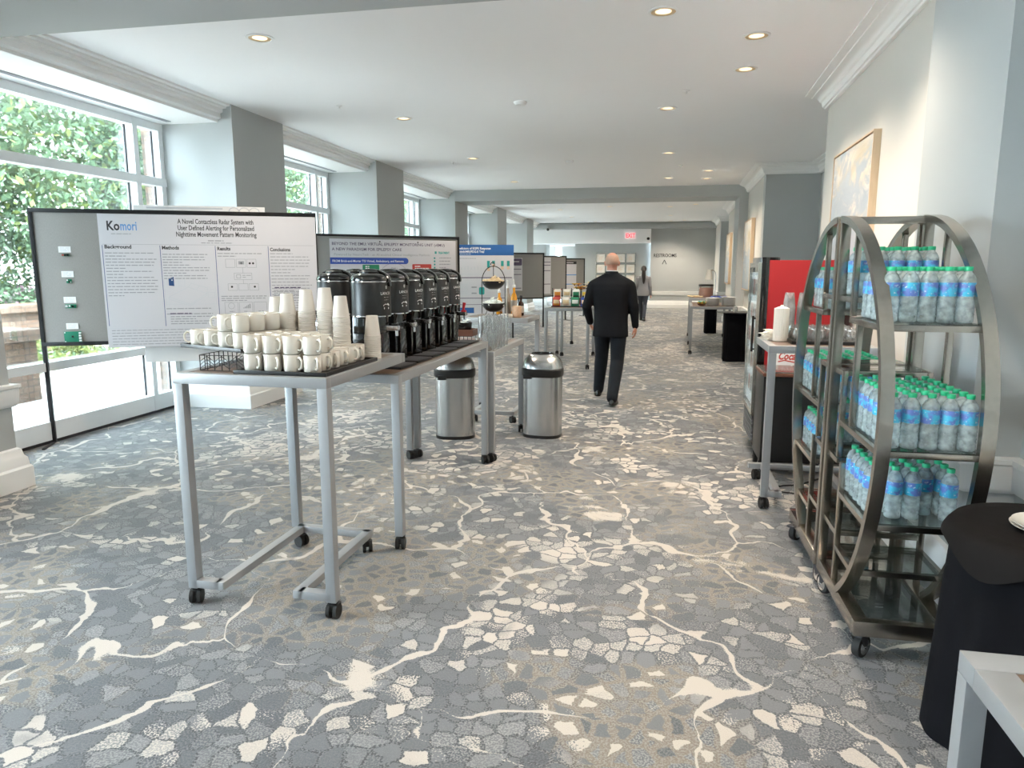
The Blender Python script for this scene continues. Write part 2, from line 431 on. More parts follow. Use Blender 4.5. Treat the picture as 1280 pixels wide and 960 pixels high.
# ------------------------------------------------------------------ mesh builder
class MB:
    def __init__(self, *mats):
        self.bm = bmesh.new()
        self.mats = [M[m] for m in mats]
        self.mi = 0
        self.X = Matrix.Identity(4)

    def use(self, name):
        m = M[name]
        if m not in self.mats:
            self.mats.append(m)
        self.mi = self.mats.index(m)
        return self

    def at(self, x=0, y=0, z=0, rz=0, rx=0, ry=0):
        self.X = Matrix.Translation((x, y, z)) @ Matrix.Rotation(rz, 4, 'Z') @ Matrix.Rotation(ry, 4, 'Y') @ Matrix.Rotation(rx, 4, 'X')
        return self

    def v(self, p):
        return self.bm.verts.new(self.X @ Vector(p))

    def f(self, vs):
        try:
            fc = self.bm.faces.new(vs)
            fc.material_index = self.mi
            return fc
        except ValueError:
            return None

    def box(self, x0, x1, y0, y1, z0, z1, b=0):
        bm = self.bm
        g = bmesh.ops.create_cube(bm, size=1)
        vs = g['verts']
        for w in vs:
            w.co = Vector((x0 + (w.co.x + .5) * (x1 - x0), y0 + (w.co.y + .5) * (y1 - y0), z0 + (w.co.z + .5) * (z1 - z0)))
        fs = set(f for w in vs for f in w.link_faces)
        if b:
            es = list(set(e for w in vs for e in w.link_edges))
            r = bmesh.ops.bevel(bm, geom=es, offset=b, segments=2, profile=0.6, affect='EDGES')
            fs = set(r['faces']) | set(f for f in fs if f.is_valid)
            vs = list(set(w for f in fs for w in f.verts))
        for f in fs:
            f.material_index = self.mi
        for w in vs:
            w.co = self.X @ w.co
        return self

    def bar(self, p, q, w, h=None, b=0):
        """square-section bar between two points"""
        p, q = Vector(p), Vector(q)
        h = h or w
        d = (q - p)
        L = d.length
        up = Vector((0, 0, 1)) if abs(d.normalized().z) < .9 else Vector((0, 1, 0))
        a = d.normalized()
        s = a.cross(up).normalized()
        u = s.cross(a)
        R = Matrix((a, s, u)).transposed().to_4x4()
        old = self.X
        self.X = old @ Matrix.Translation(p) @ R
        self.box(0, L, -w / 2, w / 2, -h / 2, h / 2, b)
        self.X = old
        return self

    def tube(self, pts, r, seg=8, closed=False, flat=None, cap=True):
        pts = [Vector(p) for p in pts]
        n = len(pts)
        rs = r if isinstance(r, (list, tuple)) else [r] * n
        rings = []
        prev = None
        for i, p in enumerate(pts):
            if closed:
                t = pts[(i + 1) % n] - pts[i - 1]
            else:
                t = pts[min(i + 1, n - 1)] - pts[max(i - 1, 0)]
            t.normalize()
            if prev is None:
                up = Vector((0, 0, 1)) if abs(t.z) < .9 else Vector((1, 0, 0))
                s = t.cross(up).normalized()
            else:
                s = (prev - t * prev.dot(t)).normalized()
            prev = s
            u = s.cross(t)
            k = flat or 1
            rings.append([self.v(p + s * math.cos(a) * rs[i] + u * math.sin(a) * rs[i] * k) for a in [2 * PI * j / seg for j in range(seg)]])
        m = n if closed else n - 1
        for i in range(m):
            a, b = rings[i], rings[(i + 1) % n]
            for j in range(seg):
                self.f((a[j], a[(j + 1) % seg], b[(j + 1) % seg], b[j]))
        if not closed and cap:
            self.f(rings[0][::-1])
            self.f(rings[-1])
        return self

    def cyl(self, p, q, r0, r1=None, seg=16):
        return self.tube([p, q], [r0, r0 if r1 is None else r1], seg)

    def lathe(self, prof, seg=24, c=(0, 0, 0), sx=1, sy=1, cap0=True, cap1=True):
        rings = []
        for r, z in prof:
            rings.append([self.v((c[0] + math.cos(2 * PI * j / seg) * r * sx, c[1] + math.sin(2 * PI * j / seg) * r * sy, c[2] + z)) for j in range(seg)])
        for a, b in zip(rings, rings[1:]):
            for j in range(seg):
                self.f((a[j], a[(j + 1) % seg], b[(j + 1) % seg], b[j]))
        if cap0:
            self.f(rings[0][::-1])
        if cap1:
            self.f(rings[-1])
        return self

    def loft(self, rings, seg=24, power=2.0):
        """rings: (cx, cy, cz, rx, ry) horizontal super-ellipses"""
        out = []
        for cx, cy, cz, rx, ry in rings:
            ring = []
            for j in range(seg):
                a = 2 * PI * j / seg
                ca, sa = math.cos(a), math.sin(a)
                ring.append(self.v((cx + math.copysign(abs(ca) ** (2 / power), ca) * rx, cy + math.copysign(abs(sa) ** (2 / power), sa) * ry, cz)))
            out.append(ring)
        for a, b in zip(out, out[1:]):
            for j in range(seg):
                self.f((a[j], a[(j + 1) % seg], b[(j + 1) % seg], b[j]))
        self.f(out[0][::-1])
        self.f(out[-1])
        return self

    def ball(self, c, r, seg=16, rings=10):
        if not isinstance(r, (tuple, list)):
            r = (r, r, r)
        prof = [(math.sin(PI * i / rings), -math.cos(PI * i / rings)) for i in range(rings + 1)]
        prof[0] = (0.03, -1)
        prof[-1] = (0.03, 1)
        out = []
        for q, z in prof:
            out.append([self.v((c[0] + math.cos(2 * PI * j / seg) * q * r[0], c[1] + math.sin(2 * PI * j / seg) * q * r[1], c[2] + z * r[2])) for j in range(seg)])
        for a, b in zip(out, out[1:]):
            for j in range(seg):
                self.f((a[j], a[(j + 1) % seg], b[(j + 1) % seg], b[j]))
        self.f(out[0][::-1])
        self.f(out[-1])
        return self

    def prism(self, poly, z0, z1):
        a = [self.v((x, y, z0)) for x, y in poly]
        b = [self.v((x, y, z1)) for x, y in poly]
        n = len(poly)
        for i in range(n):
            self.f((a[i], a[(i + 1) % n], b[(i + 1) % n], b[i]))
        self.f(a[::-1])
        self.f(b)
        return self

    def sweep(self, prof, path):
        """prof: closed polygon of (offset to the left of travel, z); path: 2D polyline, mitred"""
        P = [Vector(p) for p in path]
        n = len(P)
        rings = []
        for i in range(n):
            d0 = (P[i] - P[i - 1]).normalized() if i > 0 else None
            d1 = (P[i + 1] - P[i]).normalized() if i < n - 1 else None
            if d0 is None:
                nn = Vector((-d1.y, d1.x))
            elif d1 is None:
                nn = Vector((-d0.y, d0.x))
            else:
                n0, n1 = Vector((-d0.y, d0.x)), Vector((-d1.y, d1.x))
                nn = (n0 + n1)
                nn = nn / max(0.2, nn.dot(n0)) if nn.length > 1e-4 else n0
            rings.append([self.v((P[i].x + nn.x * o, P[i].y + nn.y * o, z)) for o, z in prof])
        k = len(prof)
        for a, b in zip(rings, rings[1:]):
            for j in range(k):
                self.f((a[j], a[(j + 1) % k], b[(j + 1) % k], b[j]))
        self.f(rings[0][::-1])
        self.f(rings[-1])
        return self

    # flat printing in the local x-z plane, facing -y
    def rect(self, u0, u1, v0, v1, y):
        self.f([self.v(p) for p in ((u0, y, v0), (u1, y, v0), (u1, y, v1), (u0, y, v1))])
        return self

    def rrect(self, u0, u1, v0, v1, y, r, k=5):
        pts = []
        for cx, cz, a0 in ((u1 - r, v0 + r, -90), (u1 - r, v1 - r, 0), (u0 + r, v1 - r, 90), (u0 + r, v0 + r, 180)):
            for i in range(k + 1):
                a = math.radians(a0 + 90 * i / k)
                pts.append((cx + r * math.cos(a), y, cz + r * math.sin(a)))
        self.f([self.v(p) for p in pts])
        return self

    def outline(self, u0, u1, v0, v1, y, t):
        self.rect(u0, u1, v0, v0 + t, y)
        self.rect(u0, u1, v1 - t, v1, y)
        self.rect(u0, u0 + t, v0, v1, y)
        self.rect(u1 - t, u1, v0, v1, y)
        return self

    def stroke(self, pts, t, y):
        for (a, b), (c, d) in zip(pts, pts[1:]):
            L = math.hypot(c - a, d - b) or 1
            nx, nz = -(d - b) / L * t / 2, (c - a) / L * t / 2
            self.f([self.v(p) for p in ((a - nx, y, b - nz), (c - nx, y, d - nz), (c + nx, y, d + nz), (a + nx, y, b + nz))])
        return self

    def disc(self, u, w, r, y, k=12):
        self.f([self.v((u + r * math.cos(2 * PI * i / k), y, w + r * math.sin(2 * PI * i / k))) for i in range(k)])
        return self

    def lines(self, u0, u1, vtop, n, pitch, t, y, seed=1):
        rg = random.Random(seed)
        for i in range(n):
            w = (u1 - u0) * (rg.uniform(.3, .65) if rg.random() < .22 else rg.uniform(.9, 1))
            x = u0
            while x < u0 + w:      # words of a line of small print
                ww = min(rg.uniform(.02, .06), u0 + w - x)
                self.rect(x, x + ww, vtop - i * pitch - t, vtop - i * pitch, y)
                x += ww + .008
        return self

    def text(self, s, u, w, size, y, align='LEFT', sx=1.0, bold=0.0, width=None, shear=0.0, T=None):
        cu = bpy.data.curves.new('lettering', 'FONT')
        cu.body = s
        cu.size = size
        cu.align_x = align
        cu.offset = bold
        cu.shear = shear
        cu.resolution_u = 2
        ob = bpy.data.objects.new('lettering', cu)
        me = bpy.data.meshes.new_from_object(ob)
        bpy.data.objects.remove(ob)
        bpy.data.curves.remove(cu)
        if width:
            xs = [q.co.x for q in me.vertices]
            sx = width / max(1e-4, max(xs) - min(xs))
        R = T or (Matrix.Translation((u, y, w)) @ Matrix.Rotation(PI / 2, 4, 'X'))
        vs = [self.v((R @ Vector((q.co.x * sx, q.co.y, 0)))) for q in me.vertices]
        for pl in me.polygons:
            self.f([vs[i] for i in pl.vertices])
        bpy.data.meshes.remove(me)
        return self

    def build(self, name, parent=None, loc=(0, 0, 0), rz=0, ang=35, smooth=True):
        me = bpy.data.meshes.new(name)
        self.bm.to_mesh(me)
        self.bm.free()
        for m in self.mats:
            me.materials.append(m)
        if smooth:
            me.shade_smooth()
            me.set_sharp_from_angle(angle=math.radians(ang))
        o = bpy.data.objects.new(name, me)
        COL.objects.link(o)
        o.location = loc
        o.rotation_euler = (0, 0, rz)
        if parent:
            o.parent = parent
        return o

def tag(o, label, cat, group=None):
    o['label'] = label
    o['category'] = cat
    if group:
        o['group'] = group
    return o

def thing(name, label, cat, loc=(0, 0, 0), rz=0, group=None):
    o = bpy.data.objects.new(name, None)
    COL.objects.link(o)
    o.location = loc
    o.rotation_euler = (0, 0, rz)
    o.empty_display_size = 0.1
    return tag(o, label, cat, group)

def struct(o):
    o['kind'] = 'structure'
    return o

def dup(root, loc, rz=None, label=None, group=None):
    def rec(o, par):
        c = o.copy()
        COL.objects.link(c)
        if par:
            c.parent = par
            c.matrix_parent_inverse = o.matrix_parent_inverse.copy()
        for ch in o.children:
            rec(ch, c)
        return c
    c = rec(root, None)
    c.location = loc
    if rz is not None:
        c.rotation_euler = (0, 0, rz)
    if label:
        c['label'] = label
    if group:
        c['group'] = group
    return c

ORD = ['first', 'second', 'third', 'fourth', 'fifth', 'sixth', 'seventh', 'eighth', 'ninth', 'tenth', 'eleventh', 'twelfth']

# ------------------------------------------------------------------ the setting
CZ = 3.34
b = MB('carpet')
b.box(-5.42, 3.2, -3.0, 33, -0.06, 0)
struct(b.build('floor'))
b = MB('ceil')
b.box(-4.80, 3.3, -3.0, 28.9, CZ, CZ + 0.25)
b.box(-5.6, 3.3, 28.4, 34, CZ, CZ + 0.25)
struct(b.build('ceiling'))

PIL = [(-1.6, -0.35), (3.0, 4.25), (7.3, 8.4), (11.42, 12.72), (16.16, 17.28), (20.7, 21.97), (25.6, 26.95), (30.2, 31.3)]
BASE = [(0.0, 0.0), (0.065, 0.0), (0.065, 0.15), (0.05, 0.165), (0.045, 0.22), (0.03, 0.24), (0.02, 0.29), (0.0, 0.30)]
RAIL = [(0.0, 0.60), (0.02, 0.61), (0.035, 0.63), (0.04, 0.735), (0.05, 0.745), (0.05, 0.765), (0.0, 0.77)]
for i, (a, c) in enumerate(PIL):
    b = MB('wall')
    b.box(-5.52, -4.55, a, c, 0, CZ + 0.1)
    p = struct(b.build('pillar'))
    b = MB('trim')
    ring = [(-5.38, a), (-4.55, a), (-4.55, c), (-5.38, c)]
    b.sweep([(-o, z) for o, z in BASE], ring)
    b.sweep([(-o, z) for o, z in RAIL], ring)
    b.build('moulding', p)
    b = MB('stone')
    b.box(-5.66, -5.53, a - 0.02, c + 0.02, -0.1, 4.2)
    struct(b.build('pillar_brick'))

# stepped header and crown over every bay, soffit with its air slot, and the window under it
CROWN_L = [(0.0, CZ), (0.0, 3.16), (0.06, 3.16), (0.065, 3.185), (0.10, 3.20), (0.10, 3.25), (0.13, 3.262), (0.13, 3.295), (0.17, 3.30), (0.175, 3.318), (0.215, 3.322), (0.22, CZ)]
for i in range(len(PIL) - 1):
    y0, y1 = PIL[i][1], PIL[i + 1][0]
    n = i + 1
    b = MB('trim')
    b.sweep(CROWN_L, [(-4.78, y1 + .0), (-4.78, y0)])
    b.box(-5.52, -4.78, y0, y1, 3.16, CZ + 0.1)
    h = struct(b.build('trim_%d' % n))
    b = MB('inkgrey')
    for k in range(3):
        b.box(-5.235 + k * 0.022, -5.225 + k * 0.022, y0 + 0.15, y1 - 0.15, 3.152, 3.162)
    b.build('air_slot', h)
    # window
    w = bpy.data.objects.new('window_%d' % n, None)
    COL.objects.link(w)
    struct(w)
    b = MB('winframe')
    side = 0.42
    X0, X1 = -5.52, -5.41
    b.box(X0, X1, y0, y0 + 0.07, 0.03, 3.16)
    b.box(X0, X1, y1 - 0.07, y1, 0.03, 3.16)
    ms = [y0 + side, y1 - side - 0.06]
    if y1 - y0 > 3.4:
        pass
    for m_ in ms:
        b.box(X0, X1 + 0.01, m_, m_ + 0.07, 0.03, 3.16)
    b.box(X0 + .003, X1 + .006, y0 + .001, y1 - .001, 0.031, 0.20)
    b.box(X0 + .003, X1 + .006, y0 + .001, y1 - .001, 3.08, 3.159)
    b.box(X0 + .006, X1 + 0.014, y0 + .002, y1 - .002, 2.49, 2.575)
    b.box(X0 + .006, X1 + 0.014, y0 + .002, y1 - .002, 0.665, 0.745)
    b.build('window_frame', w)
    b = MB('gasket')
    for m_ in (y0 + .07, ms[0] - .012, ms[0] + .07, ms[1] - .012, ms[1] + .07, y1 - .082):
        b.box(-5.505, -5.49, m_, m_ + .012, 0.2, 3.08)
    b.box(-5.52, -5.415, y0, y1, 0, 0.03)
    b.build('gasket', w)
    b = MB('pane')
    b.box(-5.50, -5.496, y0 + .03, y1 - .03, 0.15, 3.12)
    b.build('pane', w)

# beams across the corridor
for (ya, yb, xa, xb) in ((3.1, 4.24, -4.7, 1.45), (16.175, 17.27, -4.7, 1.95), (28.6, 28.9, -5.4, 2.4)):
    b = MB('wall')
    b.box(xa, xb, ya, yb, 3.10, CZ + 0.05)
    struct(b.build('beam'))

# right-hand wall, with recesses and the two beam piers
RP = [(1.66, -3.0), (1.61, 3.43), (1.40, 3.43), (1.43, 4.45), (1.547, 4.45), (1.652, 7.93), (2.7, 7.93), (2.7, 13.15), (1.813, 13.15),
      (1.895, 16.16), (1.715, 16.16), (1.75, 17.4), (1.94, 17.4), (2.09, 22.3), (3.05, 22.3), (3.05, 25.75), (2.17, 25.75), (2.27, 29.15)]
b = MB('wall')
WP = [(0, 0), (0, CZ + .05), (-0.25, CZ + .05), (-0.25, 0)]
for i0, i1, m_ in ((0, 4, 'wall'), (4, 5, 'wall_light'), (5, 8, 'wall'), (8, 9, 'wall_light'), (9, 12, 'wall'), (12, 13, 'wall_light'), (13, 16, 'wall'), (16, 17, 'wall_light')):
    pp = [Vector(p) for p in RP[i0:i1 + 1]]
    if m_ == 'wall_light':       # keeps its end inside the corner
        pp[0] = pp[0] + (pp[1] - pp[0]).normalized() * .02
    b.use(m_).sweep(WP, pp)
struct(b.build('wall_right'))
b = MB('trim')
b.sweep(BASE, RP)
struct(b.build('baseboard_right'))
b = MB('trim')
b.sweep(RAIL, RP)
struct(b.build('trim_8'))
CROWN_R = [(0.0, CZ), (0.0, 3.17), (0.03, 3.17), (0.035, 3.185), (0.05, 3.19), (0.06, 3.235), (0.075, 3.245), (0.08, 3.26), (0.105, 3.285), (0.14, 3.295),
           (0.145, 3.305), (0.165, 3.31), (0.185, 3.325), (0.20, 3.33), (0.20, CZ)]
for k, seg in enumerate(([(1.547, 4.4), (1.652, 7.93), (2.7, 7.93), (2.7, 13.15), (1.813, 13.15), (1.895, 16.2)],
                         [(1.93, 17.35), (2.09, 22.3), (3.05, 22.3), (3.05, 25.75), (2.17, 25.75), (2.25, 28.62)])):
    b = MB('trim')
    b.sweep(CROWN_R, seg)
    struct(b.build('trim_%d' % (9 + k)))

# far end
b = MB('wall')
b.box(-0.2, 3.4, 29.15, 29.4, 0, CZ)
b.box(-3.2, -0.2, 29.5, 29.7, 0, CZ)
b.box(-3.25, -3.05, 29.6, 33, 0, CZ)
b.box(-5.5, -4.52, 32.9, 33.1, 0, CZ)
b.box(-4.2, -3.2, 32.9, 33.1, 0, CZ)
struct(b.build('wall_back'))
b = MB('ceil')
b.box(-5.4, -0.2, 28.9, 33, 2.56, CZ)
struct(b.build('ceiling_lower'))
b = MB('trim')
b.sweep([(-o, z) for o, z in BASE], [(-3.2, 29.5), (-0.2, 29.5), (-0.2, 29.15), (2.27, 29.15)])
b.sweep([(-o, z - .1) for o, z in RAIL], [(-3.2, 29.5), (-0.2, 29.5), (-0.2, 29.15), (2.27, 29.15)])
struct(b.build('baseboard_back'))
# end window of the far alcove
w = bpy.data.objects.new('window_8', None)
COL.objects.link(w)
struct(w)
b = MB('winframe')
for x in (-4.52, -4.25):
    b.box(x, x + .05, 32.9, 33.0, 0, 2.56)
for z in (0, 0.7, 2.05, 2.48):
    b.box(-4.52, -4.2, 32.91, 33.0, z, z + .08)
b.build('window_frame', w)
b = MB('pane')
b.box(-4.52, -4.2, 32.95, 32.955, 0, 2.5)
b.build('pane', w)
# the wall behind the photographer
b = MB('wall')
b.box(-5.5, 2.0, -3.25, -3.0, 0, CZ)
struct(b.build('wall_front'))

# outdoors: paving, stone pier, low wall, planting
b = MB('terrace')
b.box(-60, -5.53, -30, 70, -0.3, -0.03)
struct(b.build('ground'))
b = MB('stone')
b.box(-8.0, -7.5, 6.95, 7.45, -0.03, 0.72)
b.use('capstone').box(-8.06, -7.44, 6.89, 7.51, 0.72, 0.86, .015)
o = b.build('stone_pier')
tag(o, 'low stacked stone pier with pale capstone outside the near window', 'stone pier')
b = MB('stone')
b.box(-12.0, -11.6, 4, 34, -0.03, 0.78)
b.use('capstone').box(-12.1, -11.5, 4, 34, 0.78, 0.92, .01)
struct(b.build('wall_terrace'))

def leafy(name, label, cat, group, c, R, n, size, mats, z_trunk=None, seed=0, kind=None):
    rg = random.Random(seed)
    blobs = [(Vector((rg.uniform(-.65, .65) * R[0], rg.uniform(-.65, .65) * R[1], rg.uniform(-.75, .75) * R[2])), rg.uniform(.3, .55)) for _ in range(16)]
    b = MB(*mats)
    for i in range(n):
        q, s = blobs[rg.randrange(16)]
        d = Vector((rg.gauss(0, 1), rg.gauss(0, 1), rg.gauss(0, 1))).normalized() * (rg.random() ** .4)
        p = q + Vector((d.x * R[0] * s, d.y * R[1] * s, d.z * R[2] * s))
        a = Vector((rg.gauss(0, 1), rg.gauss(0, 1), rg.gauss(0, 1))).normalized()
        t = a.cross(Vector((rg.gauss(0, 1), rg.gauss(0, 1), rg.gauss(0, 1)))).normalized()
        k = size * rg.uniform(.7, 1.3)
        b.mi = 0 if rg.random() < .8 or len(mats) == 1 else 1
        b.f([b.v(p + a * k), b.v(p + t * k * .5), b.v(p - a * k), b.v(p - t * k * .5)])
    if z_trunk is None:
        o = b.build(name, None, c, smooth=False)
        return tag(o, label, cat, group)
    t = thing(name, label, cat, (c[0], c[1], -0.03), 0, group)
    b.build('crown', t, (0, 0, c[2] + .03), smooth=False)
    b = MB('bark')
    b.tube([(0, 0, 0), (.05, 0, c[2] * .5), (0, .1, c[2] + R[2] * .3)], [.17, .13, .07], 8)
    for _ in range(5):
        e = rg.choice(blobs)[0]
        b.tube([(.03, .03, c[2] * .6), (e.x * .5, e.y * .5, c[2] * .8 + e.z * .4), (e.x, e.y, c[2] + e.z)], [.07, .05, .02], 6)
    b.build('trunk', t)
    return t

trees = [(-13.6, 8.6, 4.4, 2.6, 3.9), (-14.2, 12.2, 4.6, 2.8, 4.0), (-13.4, 15.9, 4.2, 2.5, 3.9), (-14.4, 19.6, 4.6, 2.8, 4.1), (-13.6, 23.6, 4.3, 2.6, 3.9),
         (-14.2, 28.0, 4.5, 2.8, 4.0), (-13.4, 33.0, 4.2, 2.8, 3.9), (-13.0, 38.5, 4.2, 3.0, 3.9), (-8.5, 44.0, 4.0, 3.2, 3.8), (-14.5, 5.0, 4.4, 2.6, 4.0),
         (-18.6, 14.0, 5.4, 3.2, 4.8), (-18.8, 21.8, 5.4, 3.2, 4.8)]
where = ['closest to the near pillar', 'in the middle of the nearest window', 'by the far edge of the nearest window', 'seen through the second window',
         'behind the second pillar', 'seen through the third window', 'behind the third bay', 'behind the fourth bay', 'beyond the end of the corridor', 'at the left edge of the nearest window',
         'standing back behind the others, nearest window', 'standing back behind the others, second window']
for i, (x, y, z, r, h) in enumerate(trees):
    leafy('tree', 'leafy green tree outside, ' + where[i], 'tree', 'trees beyond the terrace', (x, y, z), (r * 1.15, r * 1.15, h), 17000, .085, ('leaf', 'leaf2'), 1, seed=i)
for i, (x, y) in enumerate([(-14.6, 7.6), (-15.0, 10.4), (-14.8, 13.4), (-15.0, 16.6), (-14.9, 20.0)]):
    leafy('shrub', ['dense green shrub under the trees, at the left edge of the nearest window', 'dense green shrub under the trees, left of the tackboard leg', 'dense green shrub under the trees, behind the nearest tackboard',
                    'dense green shrub under the trees, outside the second window', 'dense green shrub under the trees, past the second window'][i],
          'shrub', 'green shrubs under the trees', (x, y, 1.25), (1.3, 1.9, 1.25), 6000, .075, ('leaf', 'leaf2'), None, seed=60 + i)
for i, (x, y) in enumerate([(-12.75, 8.5), (-12.75, 10.6), (-12.75, 12.8)]):
    leafy('flowering_shrub', ['pale flowering shrub behind the terrace wall, by the window edge', 'pale flowering shrub behind the stone pier and low wall', 'pale flowering shrub behind the terrace wall, next to the tackboard'][i],
          'shrub', 'flowering shrubs behind the terrace wall', (x, y, .62), (.5, 1.0, .6), 1800, .06, ('leaf', 'flower'), None, seed=20 + i)
for i, (x, y) in enumerate([(-9.6, 8.9), (-10.3, 11.0), (-10.2, 13.2), (-10.2, 15.6), (-10.2, 18.2)]):
    leafy('hedge', ['bright yellow-green hedge clump beside the stone pier', 'low yellow-green hedge clump behind the tackboard leg', 'low yellow-green hedge clump along the paving edge, under the first tackboard',
                    'low hedge clump outside the second window', 'low hedge clump outside, past the second window'][i],
          'hedge', 'hedge clumps along the terrace', (x, y, .26), (.5, 1.2, .3), 1300, .05, ('leaf2', 'leaf'), None, seed=40 + i)

# ------------------------------------------------------------------ ceiling fittings
def make_downlight():
    t = thing('downlight', 'lit recessed ceiling downlight', 'ceiling light')
    b = MB('white')
    b.lathe([(.105, 0), (.105, -.006), (.085, -.008), (.085, 0)], 24, cap0=False, cap1=False)
    b.build('trim_ring', t, smooth=True)
    b = MB('lamptrim')
    b.lathe([(.086, -.006), (.08, -.004), (.055, -.0035), (.055, -.001)], 24, cap0=False, cap1=False)
    b.build('reflector', t)
    b = MB('lampglow')
    b.lathe([(.056, -.0036), (.056, -.0020)], 20)
    b.build('bulb', t)
    ld = bpy.data.lights.new('downlight_beam', 'SPOT')
    ld.energy = DOWNLIGHT_W
    ld.color = (1, .85, .68)
    ld.spot_size = math.radians(125)
    ld.spot_blend = 0.7
    ld.shadow_soft_size = 0.05
    lo = bpy.data.objects.new('downlight_beam', ld)
    COL.objects.link(lo)
    lo.parent = t
    lo.location = (0, 0, -.03)
    return t
LIGHTS = [(0.0, 5.33, 'nearest one, over the open carpet'), (0.70, 6.0, 'nearest in the row by the right wall'), (0.73, 6.94, 'second nearest by the right wall'), (0.08, 8.41, 'in front of the picture wall recess'),
          (0.15, 11.58, 'third back in the middle row'), (0.20, 14.75, 'last of the middle row before the cross beam'), (-3.03, 5.31, 'over the first tackboard'), (-2.97, 8.36, 'second along the window side'),
          (-2.94, 11.54, 'third along the window side'), (0.89, 13.77, 'right of the pair before the cross beam'), (0.94, 14.97, 'right of the last pair before the cross beam'), (-2.89, 14.75, 'last on the window side before the cross beam'),
          (-1.57, 19.1, 'first beyond the cross beam, left'), (1.06, 19.86, 'first beyond the cross beam, right'), (1.05, 20.83, 'second beyond the cross beam, right'), (0.37, 21.5, 'middle of the far bay'),
          (0.45, 25.05, 'before the restroom wall, middle'), (1.0, 27.6, 'washing the far cross beam near the restroom sign'), (0.52, 28.0, 'nearest the restroom sign'), (-2.3, 27.8, 'added to light the picture grid'), (-2.89, 22.0, 'far bay, window side'), (-1.34, 21.15, 'far bay, left middle'),  # the picture-grid lamp is added to brighten the dim far wall
          (-2.9, 25.2, 'far bay, window side, farther one'), (0.72, 4.72, 'above the pier by the bottle carts'),
          (-0.1, 2.3, 'just behind the near beam, middle'), (-2.9, 2.3, 'just behind the near beam, window side'), (0.6, 1.2, 'above the black-draped round table')]
L0 = make_downlight()
for i, (x, y, s) in enumerate(LIGHTS):
    o = L0 if i == 0 else dup(L0, (x, y, CZ))
    o.location = (x, y, CZ)
    o['label'] = 'lit recessed ceiling downlight, ' + s
    o['group'] = 'recessed downlights'
    if y > 27:
        for ch in o.children:
            if ch.type == 'LIGHT':
                ch.data = ch.data.copy()
                ch.data.energy = DOWNLIGHT_W * 1.2
b = MB('white')
b.lathe([(.07, 0), (.07, -.015), (.055, -.035), (.02, -.04)], 20)
d0 = tag(b.build('smoke_detector', None, (-1.46, 7.79, CZ)), 'white round smoke detector on the ceiling, nearest one', 'smoke detector', 'ceiling detectors')
dup(d0, (-1.44, 12.1, CZ), label='white round smoke detector on the ceiling, middle of the corridor before the cross beam')
b = MB('white')
b.lathe([(.035, 0), (.035, -.006), (.012, -.01), (.008, -.03), (.022, -.032)], 14)
d0 = tag(b.build('sprinkler_head', None, (-3.43, 7.59, CZ)), 'small white sprinkler head on the ceiling near the first pillar', 'sprinkler', 'ceiling sprinklers')
for x, y, s in ((0.25, 7.64, 'right of the smoke detector'), (-3.38, 11.9, 'near the third window-side downlight'), (0.38, 13.0, 'before the far pair of downlights')):
    dup(d0, (x, y, CZ), label='small white sprinkler head on the ceiling ' + s)

# sign lettering, exit sign, cameras, picture grid
t = thing('restroom_sign', 'black wall lettering reading RESTROOMS with an arrow below', 'sign', (0.35, 29.15, 0))
b = MB('ink')
b.text('RESTROOMS', -.43, 2.01, .19, -.012, width=.88, bold=.002)
b.build('lettering', t)
b = MB('ink')
b.stroke([(-.08, 1.73), (0.0, 1.90), (.08, 1.73)], .025, -.012)
b.build('arrow', t)
t = thing('exit_sign', 'red and white EXIT sign hanging from the low ceiling', 'exit sign', (-1.0, 28.86, 2.72))
b = MB('exitface')
b.box(-.22, .22, -.02, .02, 0, .26, .005)
b.build('housing', t)
b = MB('exit')
b.text('EXIT', -.18, .05, .22, -.022, width=.36, bold=.006)
b.build('lettering', t)
def cctv(x, y, z, s):
    t = thing('security_camera', s, 'camera', (x, y, z), 0, 'security cameras')
    b = MB('white')
    b.box(-.03, .03, -.01, .06, -.02, .02)
    b.build('bracket', t)
    b = MB('blackpl')
    b.ball((-.02, -.05, -.04), (.06, .09, .055), 12, 8)
    b.build('lens_housing', t)
cctv(-4.2, 28.545, 3.13, 'small dark security camera below the far beam, left end')
cctv(-0.28, 28.845, 2.76, 'small dark security camera at the corner by the restroom wall')
def picture(i, j):
    t = thing('picture_frame', 'mirror-edged frame with a cream print, %s row, %s from the left' % (['top', 'second', 'third'][j], ORD[i]), 'picture', (-2.18 + i * .40, 29.49, 1.98 - j * .42), 0, 'picture grid on the far wall')
    b = MB('mirror')
    b.box(-.20, .20, -.03, 0, -.20, -.165)
    b.box(-.20, .20, -.03, 0, .165, .20)
    b.box(-.20, -.165, -.03, 0, -.165, .165)
    b.box(.165, .20, -.03, 0, -.165, .165)
    b.build('frame', t)
    b = MB('cream')
    b.box(-.165, .165, -.012, 0, -.165, .165)
    b.use('inktan')
    rg = random.Random(i * 7 + j)
    for q in range(4):
        b.rect(-.09, rg.uniform(.02, .1), .05 - q * .04, .062 - q * .04, -.0135)
    b.build('print', t)
for j in range(3):
    for i in range(4):
        picture(i, j)
